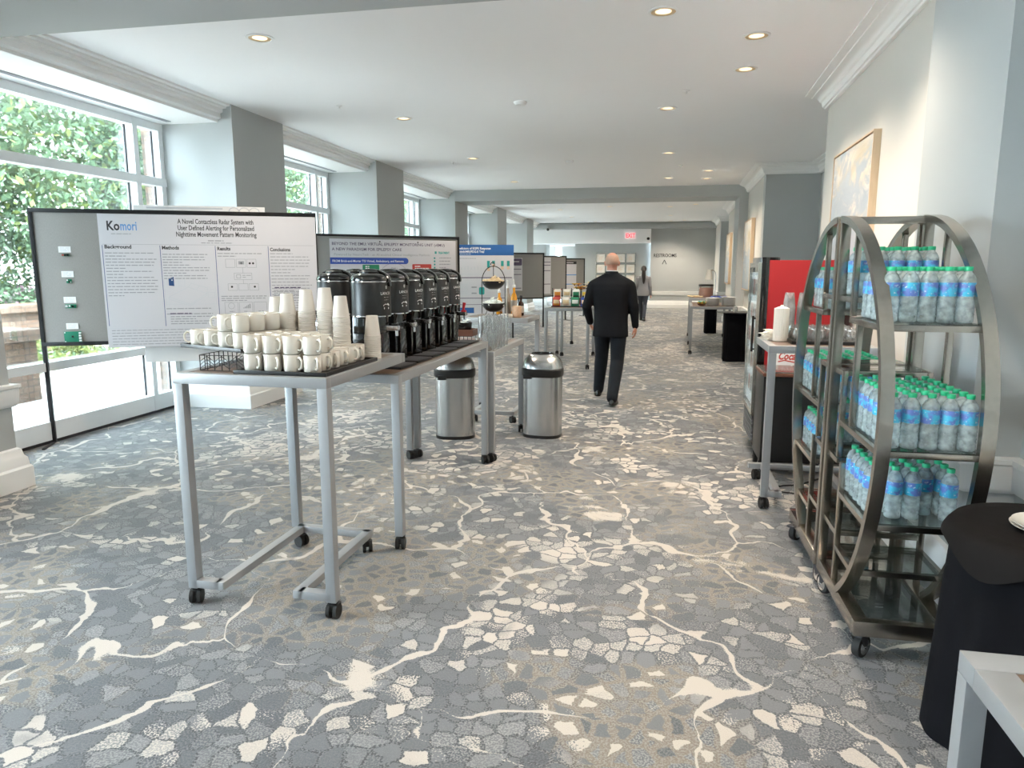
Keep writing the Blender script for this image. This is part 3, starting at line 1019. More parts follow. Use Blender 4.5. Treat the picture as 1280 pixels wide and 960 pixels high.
def painting(name, label, xy, rz, w, z0, z1, art):
    t = thing(name, label, 'painting', (xy[0], xy[1], z0), rz)
    d, fw = .07, .012
    b = MB('wood')
    b.box(0, w, -d, 0, 0, fw)
    b.box(0, w, -d, 0, z1 - z0 - fw, z1 - z0)
    b.box(0, fw, -d, 0, fw, z1 - z0 - fw)
    b.box(w - fw, w, -d, 0, fw, z1 - z0 - fw)
    b.build('frame', t)
    b = MB('gasket')
    b.box(fw, w - fw, -d + .03, -d + .034, fw, z1 - z0 - fw)
    b.build('shadow_gap', t)
    b = MB(art)
    b.box(fw + .012, w - fw - .012, -d + .004, -d + .05, fw + .012, z1 - z0 - fw - .012)
    b.build('canvas', t)
# local x runs along the wall from its far end to its near end, -y faces the corridor
painting('painting', 'abstract blue and cream painting in pale oak frame above the bottle carts', (1.646, 7.2), -PI / 2 - .030, 1.38, 1.55, 2.60, 'art')
painting('painting', 'abstract pale painting in oak frame on the wall past the red cooler', (1.885, 15.95), -PI / 2 - .028, 1.5, 1.15, 2.54, 'art2')
painting('painting', 'abstract pale painting on the far right wall beyond the cross beam', (2.075, 21.9), -PI / 2 - .03, 1.5, 1.15, 2.54, 'art')

# ------------------------------------------------------------------ tables with steel frames
def caster(parent, x, y, a=0.0, r=.035):
    b = MB('rubber')
    b.at(x, y, 0, a)
    for s in (-1, 1):
        b.tube([(s * .009, 0, r), (s * .026, 0, r)], r, 16)
    b.use('blackpl')
    b.box(-.024, .024, -.018, .036, r * .9, r * 2.0, .006)
    b.tube([(0, 0, r * 1.6), (0, 0, r * 2.3)], .009, 8)
    return b.build('caster', parent)

def table(name, label, loc, rz, W, D, H, legs, bars=(), casters=(), top='ttop', group=None, t=.048, cat='table', tw=None):
    """x runs from -W to 0, y from 0 to D"""
    T = thing(name, label, cat, loc, rz, group)
    b = MB('tframe')
    k = tw or t
    b.box(-W, 0, 0, k, H - t, H, .002)
    b.box(-W, 0, D - k, D, H - t, H, .002)
    b.box(-W, -W + k, k, D - k, H - t, H, .002)
    b.box(-k, 0, k, D - k, H - t, H, .002)
    b.build('rim', T)
    b = MB(top)
    b.box(-W + k, -k, k, D - k, H - .022, H - .003, .001)
    b.build('tabletop', T)
    for x, y in legs:
        b = MB('tframe')
        b.box(x - t / 2, x + t / 2, y - t / 2, y + t / 2, .082, H - t, .002)
        b.build('leg', T)
    if bars:
        b = MB('tframe')
        for p, q in bars:
            b.bar(p, q, t, t * .8, .002)
        b.build('base_frame', T)
    for x, y, a in casters:
        caster(T, x, y, a)
    return T
RZ = -.033
h = .024
# the mug table: two front legs and a base that runs back, the top reaching over the next table
table('serving_table', 'tall grey steel serving table crowded with white mugs and cup stacks', (-1.385, 2.825, 0), -.02, .765, .95, 1.125,
      [(-.765 + h, h), (-h, h)],
      [((-.765 + h, h, .105), (-.60, h, .105)), ((-h, h, .105), (-.19, h, .105)), ((-.60, .0, .105), (-.60, .80, .105)), ((-.19, 0, .105), (-.19, .80, .105)), ((-.62, .79, .105), (-.17, .79, .105))],
      [(-.765 + h, h, .3), (-h, h, 0), (-.60, .78, 1.2), (-.19, .78, .5)])
table('serving_table', 'long grey steel serving table carrying the black coffee urns', (-1.365, 3.66, 0), RZ, .70, 1.89, 1.015,
      [(-.70 + h, h), (-h, h), (-.70 + h, 1.89 - h), (-h, 1.89 - h)], (), [(-.70 + h, h, .4), (-h, h, .2), (-.70 + h, 1.9 - h, .9), (-h, 1.9 - h, .6)])
table('serving_table', 'lower grey steel serving table holding the glass mugs, past the coffee urns', (-1.262, 5.57, 0), RZ, .70, 1.18, .925,
      [(-.70 + h, h), (-h, h), (-.70 + h, 1.18 - h), (-h, 1.18 - h)], (), [(-h, h, 1.3), (-.7 + h, h, 1), (-h, 1.18 - h, .3), (-.7 + h, 1.18 - h, .2)])
table('serving_table', 'grey steel serving table carrying the two-tier wire basket', (-1.255, 7.12, 0), RZ, .70, .66, 1.09,
      [(-.70 + h, .66 - h), (-h, .66 - h)],
      [((-.70 + h, .66 - h, .105), (-.55, .66 - h, .105)), ((-h, .66 - h, .105), (-.15, .66 - h, .105)), ((-.56, .66, .105), (-.56, -.06, .105)), ((-.15, .66, .105), (-.15, -.06, .105)), ((-.58, -.04, .105), (-.13, -.04, .105))],
      [(-.70 + h, .66 - h, .3), (-h, .66 - h, .3), (-.56, -.03, .5), (-.15, -.03, .7)])
table('serving_table', 'grey steel table with snack bags and yellow flowers, left of the walking man', (-.99, 11.20, 0), RZ, .72, 1.65, .97,
      [(-.72 + h, h), (-h, h), (-.72 + h, 1.65 - h), (-h, 1.65 - h)], (), [(-.72 + h, h, .3), (-h, h, .3), (-.72 + h, 1.65 - h, .5), (-h, 1.65 - h, 1)])
table('serving_table', 'empty grey steel table right behind the snack table', (-1.05, 13.0, 0), RZ, .72, 1.9, .90,
      [(-.72 + h, h), (-h, h), (-.72 + h, 1.9 - h), (-h, 1.9 - h)], (), [(-.72 + h, h, .3), (-h, h, .3), (-.72 + h, 1.9 - h, .5), (-h, 1.9 - h, 1)])
# right-hand side: x axis reversed by giving the near-left corner
table('serving_table', 'tall grey steel table with goblets and napkins, before the red cooler', (1.40, 4.80, 0), -.01, .66, .62, 1.10,
      [(-.66 + h, h), (-h, h)],
      [((-.66 + h, h, .105), (-.54, h, .105)), ((-h, h, .105), (-.12, h, .105)), ((-.55, 0, .105), (-.55, .72, .105)), ((-.11, 0, .105), (-.11, .72, .105)), ((-.66, .72, .105), (0, .72, .105))],
      [(-.66 + h, h, .2), (-h, h, .2), (-.60, .71, .2), (-.06, .71, .2)])
table('serving_table', 'grey steel table corner with brown inset in the near right corner', (1.42, 0.72, 0), 0, .72, .93, .75,
      [(-.72 + h, h), (-h, h), (-.72 + h, .93 - h), (-h, .93 - h)], (), [(-.72 + h, h, .2), (-h, h, .2), (-.72 + h, .93 - h, .5), (-h, .93 - h, 1)], tw=.078)
table('serving_table', 'far grey steel table with two white plate stacks by the right wall', (1.50, 13.55, 0), RZ, .84, 1.75, .89,
      [(-.84 + h, h), (-h, h), (-.84 + h, 1.75 - h), (-h, 1.75 - h)], (), [(-.84 + h, h, .2), (-h, h, .2), (-.84 + h, 1.75 - h, .2), (-h, 1.75 - h, .2)])
table('serving_table', 'farther grey steel table with candy jar and lamp, by the cross beam pier', (1.57, 15.40, 0), RZ, .84, 1.85, .97,
      [(-.84 + h, h), (-h, h), (-.84 + h, 1.85 - h), (-h, 1.85 - h)], (), [(-.84 + h, h, .2), (-h, h, .2), (-.84 + h, 1.85 - h, .2), (-h, 1.85 - h, .2)])

# ------------------------------------------------------------------ mugs, trays and cup stacks on the first table
TZ = 1.125
def tray(name, label, loc, rz, w, d, lip=.018, group=None):
    b = MB('blackpl')
    b.box(0, w, 0, d, 0, .006)
    b.box(-.012, w + .012, -.012, 0, 0, lip, .002)
    b.box(-.012, w + .012, d, d + .012, 0, lip, .002)
    b.box(-.012, 0, 0, d, 0, lip, .002)
    b.box(w, w + .012, 0, d, 0, lip, .002)
    return tag(b.build(name, None, loc, rz), label, 'tray', group)
b = MB('ceramic')
b.lathe([(.031, 0), (.036, .003), (.0395, .012), (.0405, .03), (.0405, .080), (.0395, .0825), (.0375, .080), (.037, .012), (.02, .008)], 28)
MUG = b.build('mug')
b = MB('ceramic')
b.tube([(.038, 0, .066), (.055, 0, .071), (.068, 0, .060), (.070, 0, .043), (.064, 0, .026), (.050, 0, .018), (.038, 0, .022)], .0055, 8)
b.build('handle', MUG)
tag(MUG, '', 'mug')
mug_used = []
def mug(x, y, z, rz, label, group):
    if not mug_used:
        MUG.location = (x, y, z)
        MUG.rotation_euler = (0, 0, rz)
        MUG['label'], MUG['group'] = label, group
        mug_used.append(1)
    else:
        dup(MUG, (x, y, z), rz, label, group)
def rot(x, y, a):
    return x * math.cos(a) - y * math.sin(a), x * math.sin(a) + y * math.cos(a)
# right-hand tray, handles turned to the right
ta = -.02
tx, ty = -1.845, 2.88
tray('serving_tray', 'black tray lying on the table under the right-hand block of mugs', (tx, ty, TZ), ta, .43, .55)
for lay in range(2):
    for r in range(6):
        for c in range(4):
            if c < 3 and r > 2:
                continue
            if lay == 1 and (r > 2 or (c == 3 and r > 1)):
                continue
            px, py = rot(.05 + c * .099, .055 + r * .093, ta)
            jit = random.uniform(-.25, .25)
            mug(tx + px, ty + py, TZ + .006 + lay * .0835, -.55 + jit, 'white mug, right-hand tray, %s layer, %s row, %s from left' % (('lower', 'upper')[lay], ORD[r], ORD[c]), 'mugs on the right-hand tray')
# left-hand tray raised on a wire rack
la = -.36
lx, ly = -2.325, 3.18
lz = TZ + .078
T = thing('wire_rack', 'low black wire rack lifting the left-hand mug tray off the table', 'wire rack', (-2.065, 2.93, TZ))
b = MB('blackmet')
w_, d_ = .30, .30
for zz in (.003, .074):
    b.tube([(0, 0, zz), (w_, 0, zz), (w_, d_, zz), (0, d_, zz)], .003, 6, closed=True)
b.build('rim', T)
b = MB('blackmet')
for k in range(9):
    x = k * w_ / 8
    for y in (0, d_):
        b.tube([(x, y, .003), (x, y, .074)], .0022, 6)
    for xx in (0, w_):
        b.tube([(xx, x * d_ / w_, .003), (xx, x * d_ / w_, .074)], .0022, 6)
for k in range(4):
    x = k * w_ / 4
    for q in (.012, .028, .044):
        for y in (0, d_):
            b.tube([(x, y, q), (x + w_ / 8, y, q + .026)], .0016, 5)
            b.tube([(x + w_ / 8, y, q + .026), (x + w_ / 4, y, q)], .0016, 5)
b.build('wires', T)
tray('serving_tray', 'black tray raised on the wire rack, under the left-hand block of mugs', (lx, ly, lz), la,   .445, .47)
for lay in range(2):
    for r in range(5):
        for c in range(4):
            if lay == 1 and c < 2:
                continue
            px, py = rot(.052 + c * .111, .052 + r * .092, la)
            mug(lx + px, ly + py, lz + .006 + lay * .0835, PI + .45 + random.uniform(-.2, .2), 'white mug, raised left-hand tray, %s layer, %s row, %s from left' % (('lower', 'upper')[lay], ORD[r], ORD[c]), 'mugs on the raised tray')
# stacks of paper cups, upside down
b = MB('cup')
b.lathe([(.0415, 0), (.0435, .001), (.0445, .004), (.0435, .007), (.0415, .0075), (.0300, .108), (.0285, .1095), (.0285, .106), (.0395, .006)], 24, cap0=False, cap1=True)
b.lathe([(.0285, .1075), (.004, .1075)], 24, cap0=False)
CUP = tag(b.build('paper_cup'), '', 'paper cup')
cup_used = []
STK = [(-1.945, 3.43, 23), (-1.845, 3.36, 25), (-1.743, 3.37, 27), (-1.640, 3.37, 28), (-1.543, 3.345, 24), (-1.452, 3.52, 13)]
for i, (x, y, n) in enumerate(STK):
    for k in range(n):
        if i == 5:
            lab = 'white paper cup in the short stack at the back corner, beside the urns'
        else:
            lab = 'white paper cup in the %s tall cup stack from the left behind the mugs' % ORD[i]
        if k == n - 1:
            lab = 'topmost ' + lab
        z = TZ + k * .0098
        xx, yy = x + random.uniform(-.0012, .0012), y + random.uniform(-.0012, .0012)
        if not cup_used:
            cup_used.append(1)
            CUP.location = (xx, yy, z)
            CUP['label'], CUP['group'] = lab, 'nested paper cups in the %s stack' % ORD[i]
        else:
            dup(CUP, (xx, yy, z), random.uniform(0, 6), lab, 'nested paper cups in the %s stack' % ORD[i])

# ------------------------------------------------------------------ coffee urns (tap towards local +x)
UZ = 1.015
def make_urn():
    t = thing('coffee_urn', '', 'coffee urn', (0, 0, UZ))
    b = MB('urn')
    b.lathe([(.112, .300), (.1165, .305), (.1165, .499), (.113, .505)], 40)
    b.build('tank', t)
    b = MB('chrome')
    b.lathe([(.1172, .299), (.1178, .302), (.1172, .305)], 40)
    b.lathe([(.1170, .500), (.1178, .503), (.1165, .506)], 40)
    b.build('trim_band', t)
    b = MB('gloss')
    b.lathe([(.115, .504), (.119, .509), (.119, .520), (.112, .534), (.095, .546), (.075, .552), (.06, .554)], 40)
    b.build('lid', t)
    b = MB('blackpl')
    b.lathe([(.062, .550), (.062, .562), (.052, .567)], 24)
    b.box(-.06, .06, -.012, .012, .562, .572, .003)
    b.build('lid_cap', t)
    b = MB('gloss')
    arc = [(.124 * math.cos(a), 0, .500 + .070 * math.sin(a) ** .8) for a in [PI * k / 14 for k in range(15)]]
    b.tube([(x, .0, z) for x, y, z in arc], .017, 8, flat=.5)
    for s in (-1, 1):
        b.tube([(s * .112, 0, .492), (s * .130, 0, .492)], .016, 12)
    b.build('carry_handle', t)
    b = MB('gloss')
    b.box(-.085, .072, -.088, .088, .012, .300, .012)
    b.lathe([(.105, 0), (.105, .014), (.095, .018)], 32)
    b.box(.01, .088, -.05, .05, .018, .20, .008)
    b.build('stand', t)
    b = MB('chrome')
    b.box(.06, .175, -.022, .022, .215, .245, .006)
    b.tube([(.160, 0, .22), (.160, 0, .185)], .011, 12)
    b.build('spout', t)
    b = MB('gloss')
    b.tube([(.148, 0, .245), (.150, 0, .275), (.158, 0, .315)], [.008, .010, .013], 10)
    b.box(.132, .170, -.014, .014, .243, .258, .004)
    b.build('tap_lever', t)
    b = MB('blackpl')
    b.box(.085, .235, -.115, .115, 0, .014, .004)
    b.use('grille')
    for k in range(6):
        b.box(.10, .22, -.095 + k * .036, -.082 + k * .036, .0142, .016)
    b.build('drip_tray', t)
    b = MB('white')
    def wrap(prof_txt, size, z, a0, width):
        # lettering wrapped round the tank, centred on angle a0
        cu = bpy.data.curves.new('l', 'FONT')
        cu.body, cu.size, cu.align_x, cu.resolution_u = prof_txt, size, 'CENTER', 2
        ob = bpy.data.objects.new('l', cu)
        me = bpy.data.meshes.new_from_object(ob)
        xs = [q.co.x for q in me.vertices]
        k = width / (max(xs) - min(xs))
        R = .1172
        vs = [b.v((R * math.cos(a0 + q.co.x * k / R), R * math.sin(a0 + q.co.x * k / R), z + q.co.y)) for q in me.vertices]
        for pl in me.polygons:
            b.f([vs[i] for i in pl.vertices])
        bpy.data.objects.remove(ob)
        bpy.data.curves.remove(cu)
        bpy.data.meshes.remove(me)
    a0 = -.24
    wrap('8', .028, .462, a0, .013)
    wrap('LANCER', .024, .428, a0, .085)
    wrap('-- - --', .016, .410, a0, .040)
    wrap('- -- -', .016, .394, a0, .034)
    R = .1172
    def patch(pts):
        b.f([b.v((R * math.cos(a0 + x / R), R * math.sin(a0 + x / R), z)) for x, z in pts])
    patch([(-.026, .362), (.026, .362), (.026, .371), (.012, .380), (.002, .372), (-.008, .376), (-.026, .368)])
    patch([(-.022, .344), (.022, .344), (.022, .354), (-.022, .354)])
    b.build('lettering', t, smooth=False)
    return t
U0 = make_urn()
uy = [4.01, 4.295, 4.57, 4.845, 5.12, 5.40]
for i, y in enumerate(uy):
    o = U0 if i == 0 else dup(U0, (0, 0, 0))
    o.location = (-1.655 + .033 * (y - 4), y, UZ)
    o.rotation_euler = (0, 0, RZ - .05)
    o['label'] = 'black coffee urn with pump tap, ' + ('%s in the front row of urns' % (ORD[i] if i else 'nearest') if i < 5 else 'last in the front row, with the red tap lever')
    o['group'] = 'coffee urns in the front row'
    if i == 5:
        for ch in o.children:
            if ch.name.startswith('tap_lever'):
                ch.data = ch.data.copy()
                ch.data.materials.clear()
                ch.data.materials.append(M['redpl'])
                ch['label'] = 'red tap lever'
for i, y in enumerate((4.16, 4.46)):
    dup(U0, (-1.945, y, UZ), PI - .2, 'black coffee urn in the back row, ' + ('behind the nearest front urn' if i == 0 else 'farther of the two'), 'coffee urns in the back row')

# ------------------------------------------------------------------ bins
def make_bin(label, loc, rz):
    t = thing('waste_bin', label, 'waste bin', loc, rz, 'open-top steel bins')
    W_, D_ = .185, .15
    b = MB('steel')
    b.loft([(0, 0, .03, W_, D_), (0, 0, .60, W_, D_)], 40, 2.6)
    b.build('body', t)
    b = MB('blackpl')
    b.loft([(0, 0, 0, W_ + .002, D_ + .002), (0, 0, .03, W_ + .003, D_ + .003)], 40, 2.6)
    b.build('base_ring', t)
    b = MB('blackpl')
    b.loft([(0, 0, .585, W_ + .004, D_ + .004), (0, 0, .60, W_ + .012, D_ + .012), (0, 0, .655, W_ + .012, D_ + .012), (0, 0, .665, W_ + .002, D_ + .002)], 40, 2.6)
    b.box(-.15, -.07, -D_ - .008, -D_ + .04, .568, .61, .008)
    b.build('collar', t)
    b = MB('steel')
    n = 40
    rings = []
    for cx, cz, rx, ry in ((0, .66, W_ + .004, D_ + .004), (0, .71, W_ - .002, D_ - .002), (0, .75, W_ - .022, D_ - .02), (0, .785, W_ - .055, D_ - .045), (0, .795, W_ - .075, D_ - .06)):
        rings.append((cx, 0, cz, rx, ry))
    out = []
    for cx, cy, cz, rx, ry in rings:
        out.append([b.v((cx + math.copysign(abs(math.cos(2 * PI * j / n)) ** (2 / 2.5), math.cos(2 * PI * j / n)) * rx, math.copysign(abs(math.sin(2 * PI * j / n)) ** (2 / 2.5), math.sin(2 * PI * j / n)) * ry, cz)) for j in range(n)])
    for p_, q_ in zip(out, out[1:]):
        for j in range(n):
            b.f((p_[j], p_[(j + 1) % n], q_[(j + 1) % n], q_[j]))
    b.build('dome', t)
    b = MB('gloss')
    b.loft([(0, 0, .60, W_ - .08, D_ - .065), (0, 0, .700, W_ - .078, D_ - .063)], 32, 2.5)
    b.lathe([(.108, .796), (.112, .801), (.104, .803), (.098, .76), (.097, .70)], 40, sx=1, sy=.82, cap0=False, cap1=False)
    b.build('opening', t)
    return t
make_bin('stainless open-top waste bin standing clear, right of the glass mug table', (-1.02, 6.62, 0), -.1)
make_bin('stainless waste bin tucked under the serving tables', (-1.83, 6.42, 0), .2)

# ------------------------------------------------------------------ tackboards and posters
def board(label, loc, ang, z0, L=2.44, Hh=1.22, group='grey tackboards along the windows', feet=True):
    t = thing('tackboard', label, 'tackboard', (loc[0], loc[1], 0), ang, group)
    fw = .035
    b = MB('fabric')
    b.box(fw, L - fw, -.008, .012, z0 + fw, z0 + Hh - fw)
    b.build('panel', t)
    b = MB('blackmet')
    b.box(0, L, -.018, .018, z0, z0 + fw, .002)
    b.box(0, L, -.018, .018, z0 + Hh - fw, z0 + Hh, .002)
    b.box(0, fw, -.018, .018, z0 + fw, z0 + Hh - fw, .002)
    b.box(L - fw, L, -.018, .018, z0 + fw, z0 + Hh - fw, .002)
    b.build('frame', t)
    for x in (0, L - fw):
        b = MB('blackmet')
        b.box(x, x + fw, -.018, .018, .012, z0, .002)
        b.box(x + .005, x + fw - .005, -.28, .28, 0, .014, .002)
        b.build('leg', t)
    return t
def local(loc, ang, u, y, z):
    px, py = rot(u, y, ang)
    return (loc[0] + px, loc[1] + py, z)
def poster(label, loc, ang, parts, u0, u1, v0, v1, paper='paper', y=-.010, curl=.0, group=None):
    """poster sheet pinned on a board: parts is a list of (name, builder)"""
    o = local(loc, ang, u0, 0, v0)
    b = MB(paper)
    b.box(0, u1 - u0, y - .002, y, 0, v1 - v0)
    t = tag(b.build('poster', None, o, ang), label, 'poster', group)
    for nm, mats, fn in parts:
        b = MB(*mats)
        b.X = Matrix.Translation((-u0, 0, -v0))
        fn(b)
        b.build(nm, t, smooth=False)
    return t
# first board
A1 = math.atan2(1.09, 2.21)
B1 = (-5.42, 5.44)
board('black-framed grey tackboard nearest the camera, leg by the window', B1, A1, .897)
Y0, Y1, Y2 = -.0222, -.0226, -.0230
def komori(b):
    b.use('ink').text('Ko', .615, 1.935, .115, Y0, width=.105, bold=.003)
    b.use('inkmid').text('mori', .727, 1.935, .115, Y0, width=.135, bold=.002)
    b.use('inkgrey').lines(.65, .82, 1.905, 1, .02, .006, Y0, 3)
def titles(b):
    b.use('ink')
    for i, (s, w) in enumerate((('A Novel Contactless Radar System with', .66), ('User Defined Alerting for Personalized', .665), ('Nighttime Movement Pattern Monitoring', .70))):
        b.text(s, 1.54, 2.000 - i * .058, .062, Y0, 'CENTER', width=w, bold=.0012)
    b.use('inkgrey').lines(1.46, 1.60, 1.852, 1, .02, .010, Y0, 5)
    b.lines(1.40, 1.68, 1.830, 1, .02, .007, Y0, 6)
    b.use('ink')
    for s, u, w in (('Background', .585, .22), ('Methods', 1.06, .145), ('Results', 1.535, .115), ('Conclusions', 2.005, .185)):
        b.text(s, u, 1.772 - (u - .585) * .012, .045, Y0, width=w, bold=.0015)
def rules(b):
    b.use('inkgrey').rect(.57, 2.41, 1.8075, 1.810, Y0)
    for u, lo in ((.566, 1.07), (1.043, 1.06), (1.517, 1.06), (1.987, 1.06)):
        b.use('inknavy').rect(u, u + .005, lo, 1.80, Y0)
    b.use('inklight').rect(.56, 2.41, 1.045, 1.048, Y0)
def small_print(b):
    b.use('inkgrey')
    b.lines(.585, 1.01, 1.735, 15, .0275, .008, Y0, 11)
    b.lines(1.06, 1.46, 1.725, 10, .0245, .008, Y0, 12)
    b.lines(1.535, 1.94, 1.735, 2, .025, .008, Y0, 13)
    b.lines(2.005, 2.38, 1.735, 15, .030, .007, Y0, 14)
    b.lines(1.06, 1.49, 1.225, 2, .05, .008, Y0, 15)
    b.lines(1.09, 1.48, 1.15, 4, .022, .008, Y0, 16)
    b.lines(1.545, 1.96, 1.335, 3, .02, .008, Y0, 17)
    b.lines(.585, 2.38, 1.03, 6, .026, .006, Y0, 18)
    b.use('inkpurple').lines(2.03, 2.28, 1.415, 1, .02, .011, Y0, 19)
    b.lines(1.09, 1.28, 1.18, 1, .02, .012, Y0, 20)
    b.use('inkgrey').lines(2.02, 2.38, 1.385, 8, .024, .007, Y0, 21)
def diagrams(b):
    b.use('inknavy').f([b.v(p) for p in ((1.097, Y0, 1.435), (1.142, Y0, 1.43), (1.142, Y0, 1.515), (1.097, Y0, 1.50))])
    b.use('white').disc(1.126, 1.485, .006, Y1)
    b.use('inklight')
    b.outline(1.18, 1.235, 1.43, 1.525, Y0, .003)
    b.outline(1.06, 1.50, 1.26, 1.545, Y0, .002)
    b.use('inklight').stroke([(1.09, 1.33), (1.27, 1.26), (1.42, 1.36), (1.26, 1.42), (1.09, 1.33), (1.09, 1.31), (1.27, 1.245), (1.42, 1.345), (1.42, 1.36)], .004, Y0)
    b.stroke([(1.26, 1.42), (1.29, 1.455), (1.43, 1.41), (1.42, 1.36)], .004, Y0)
    b.stroke([(1.33, 1.40), (1.36, 1.43)], .004, Y0)
    b.outline(1.43, 1.49, 1.32, 1.37, Y0, .003)
    b.stroke([(1.43, 1.37), (1.455, 1.395), (1.515, 1.395), (1.49, 1.37)], .003, Y0)
    b.use('inkgrey')
    for k in range(3):
        b.outline(1.60 + k * .095, 1.685 + k * .095, 1.60, 1.68, Y0, .003)
        b.outline(1.61 + k * .095, 1.695 + k * .095, 1.385, 1.45, Y0, .003)
        b.outline(1.57 + k * .13, 1.69 + k * .13, 1.165, 1.275, Y0, .003)
        b.lines(1.61 + k * .13, 1.66 + k * .13, 1.19, 1, .01, .006, Y0, k)
    b.outline(1.67, 1.83, 1.485, 1.55, Y0, .003)
    b.outline(1.69, 1.73, 1.50, 1.535, Y0, .004)
    b.lines(1.745, 1.82, 1.53, 2, .018, .006, Y0, 8)
    b.stroke([(1.75, 1.60), (1.75, 1.55)], .003, Y0)
    b.stroke([(1.75, 1.485), (1.75, 1.45)], .003, Y0)
    b.use('ink')
    for u, w in ((1.74, 1.64), (1.816, 1.64), (1.846, 1.64), (1.645, 1.42), (1.85, 1.42)):
        b.disc(u, w, .010, Y0)
    b.use('inkgrey').rect(1.715, 1.765, 1.63, 1.66, Y0)
    pts = [(1.63 + .028 * math.cos(a), 1.24 + .028 * math.sin(a)) for a in [2 * PI * k / 20 for k in range(21)]]
    b.stroke(pts, .003, Y0)
    for k in range(5):
        b.rect(1.735 + k * .014, 1.745 + k * .014, 1.215, 1.222 + k * .009, Y0)
    b.stroke([(1.59 + k * .012, 1.145 + (.012 if k % 2 else 0)) for k in range(10)], .003, Y0)
poster('white conference poster headed Komori with four columns, on the nearest tackboard', B1, A1,
       [('logo', ('ink',), komori), ('title_lettering', ('ink',), titles), ('rules', ('inkgrey',), rules), ('body_lettering', ('inkgrey',), small_print), ('diagram_print', ('inkgrey',), diagrams)],
       .548, 2.432, .872, 2.078, y=-.0200)
# the small cards and electronics pinned left of it
ws = ['above the tiny component', 'second from the top', 'third from the top', 'above the green circuit board']
for i, (u, z) in enumerate(((.212, 1.733), (.216, 1.515), (.214, 1.285), (.213, 1.048))):
    b = MB('white')
    b.box(0, .098, -.0105, -.009, 0, .054)
    b.use('inklight').lines(.012, .085, .042, 3, .013, .004, -.0110, i)
    o = tag(b.build('label_card', None, local(B1, A1, u, 0, z), A1), 'small white caption card on the tackboard, ' + (ws[i] if i in (0, 3) else ws[i] + ' of four'), 'card', 'caption cards on the tackboard')
def chip(label, u, z, w, hgt, dets):
    b = MB('pcb')
    b.box(0, w, -.016, -.009, 0, hgt, .001)
    for mt, x0, x1, z0, z1, d in dets:
        b.use(mt).box(x0, x1, -.016 - d, -.015, z0, z1)
    return tag(b.build('circuit_board', None, local(B1, A1, u, 0, z), A1), label, 'circuit board', 'electronics on the tackboard')
chip('tiny dark electronic component pinned under the top caption card', .235, 1.700, .060, .022, [('inkred', .003, .018, .004, .018, .008), ('blackpl', .022, .038, .002, .02, .012), ('blackpl', .043, .058, .002, .02, .012)])
chip('tiny green circuit chip pinned under the second caption card', .252, 1.462, .042, .036, [('white', .003, .014, .02, .032, .006), ('blackpl', .018, .030, .006, .02, .006), ('white', .03, .04, .004, .014, .004)])
chip('small narrow green circuit strip pinned under the third caption card', .222, 1.238, .088, .034, [('white', .004, .02, .008, .026, .008), ('white', .03, .044, .012, .028, .006), ('blackpl', .055, .07, .006, .024, .006)])
chip('large green circuit board pinned at the bottom of the nearest tackboard', .190, .928, .140, .098, [('blackpl', .062, .078, .045, .061, .008)] + [('white', .122, .140, .008 + k * .023, .022 + k * .023, .012) for k in range(4)] + [('white', .004, .012, .084, .094, .004), ('white', .004, .012, .004, .012, .004)])
# white board leaning behind the first tackboard
nx, ny = -math.sin(A1), math.cos(A1)
BB = (B1[0] + nx * .029, B1[1] + ny * .029)
b = MB('white')
b.box(.84, 1.975, -.010, .010, .72, 2.165, .001)
b.use('inklight')
for k in range(3):
    b.stroke([(1.70 + .09 * k + .045 * math.cos(a), 2.12 + .035 * math.sin(a)) for a in [2 * PI * q / 14 for q in range(15)]], .008, -.0105)
b.rect(.95, 1.6, 2.135, 2.15, -.0105)
o = tag(b.build('foam_board', None, (BB[0], BB[1], 0), A1), 'large white poster board fixed behind the nearest tackboard', 'poster board')
# second board
A2 = math.atan2(1.63, 1.82)
B2 = (-5.08, 10.17)
board('black-framed grey tackboard with the blue banner poster, behind the urns', B2, A2, .89)
def p2_title(b):
    b.use('inkpurple').text('BEYOND THE EMU: VIRTUAL EPILEPSY MONITORING UNIT (vEMU)', .257, 1.945, .062, Y0, width=1.90, bold=.001)
    b.text('A NEW PARADIGM FOR EPILEPSY CARE', .257, 1.862, .062, Y0, width=1.14, bold=.001)
    b.use('inkgrey').text('Powered by NeuroTeth - an AI-enabled Clinical Intelligence Platform', .285, 1.785, .05, Y0, width=1.60)
def p2_banner(b):
    b.use('inkblue').rrect(1.30, 1.51, 1.655, 1.755, Y0, .05)
    b.rect(.2232, 1.40, 1.655, 1.755, Y0 - .0001)
    b.use('white').text('FROM Brick-and-Mortar TO Virtual, Ambulatory, and Remote', .255, 1.685, .05, Y1, width=1.17, bold=.0008)
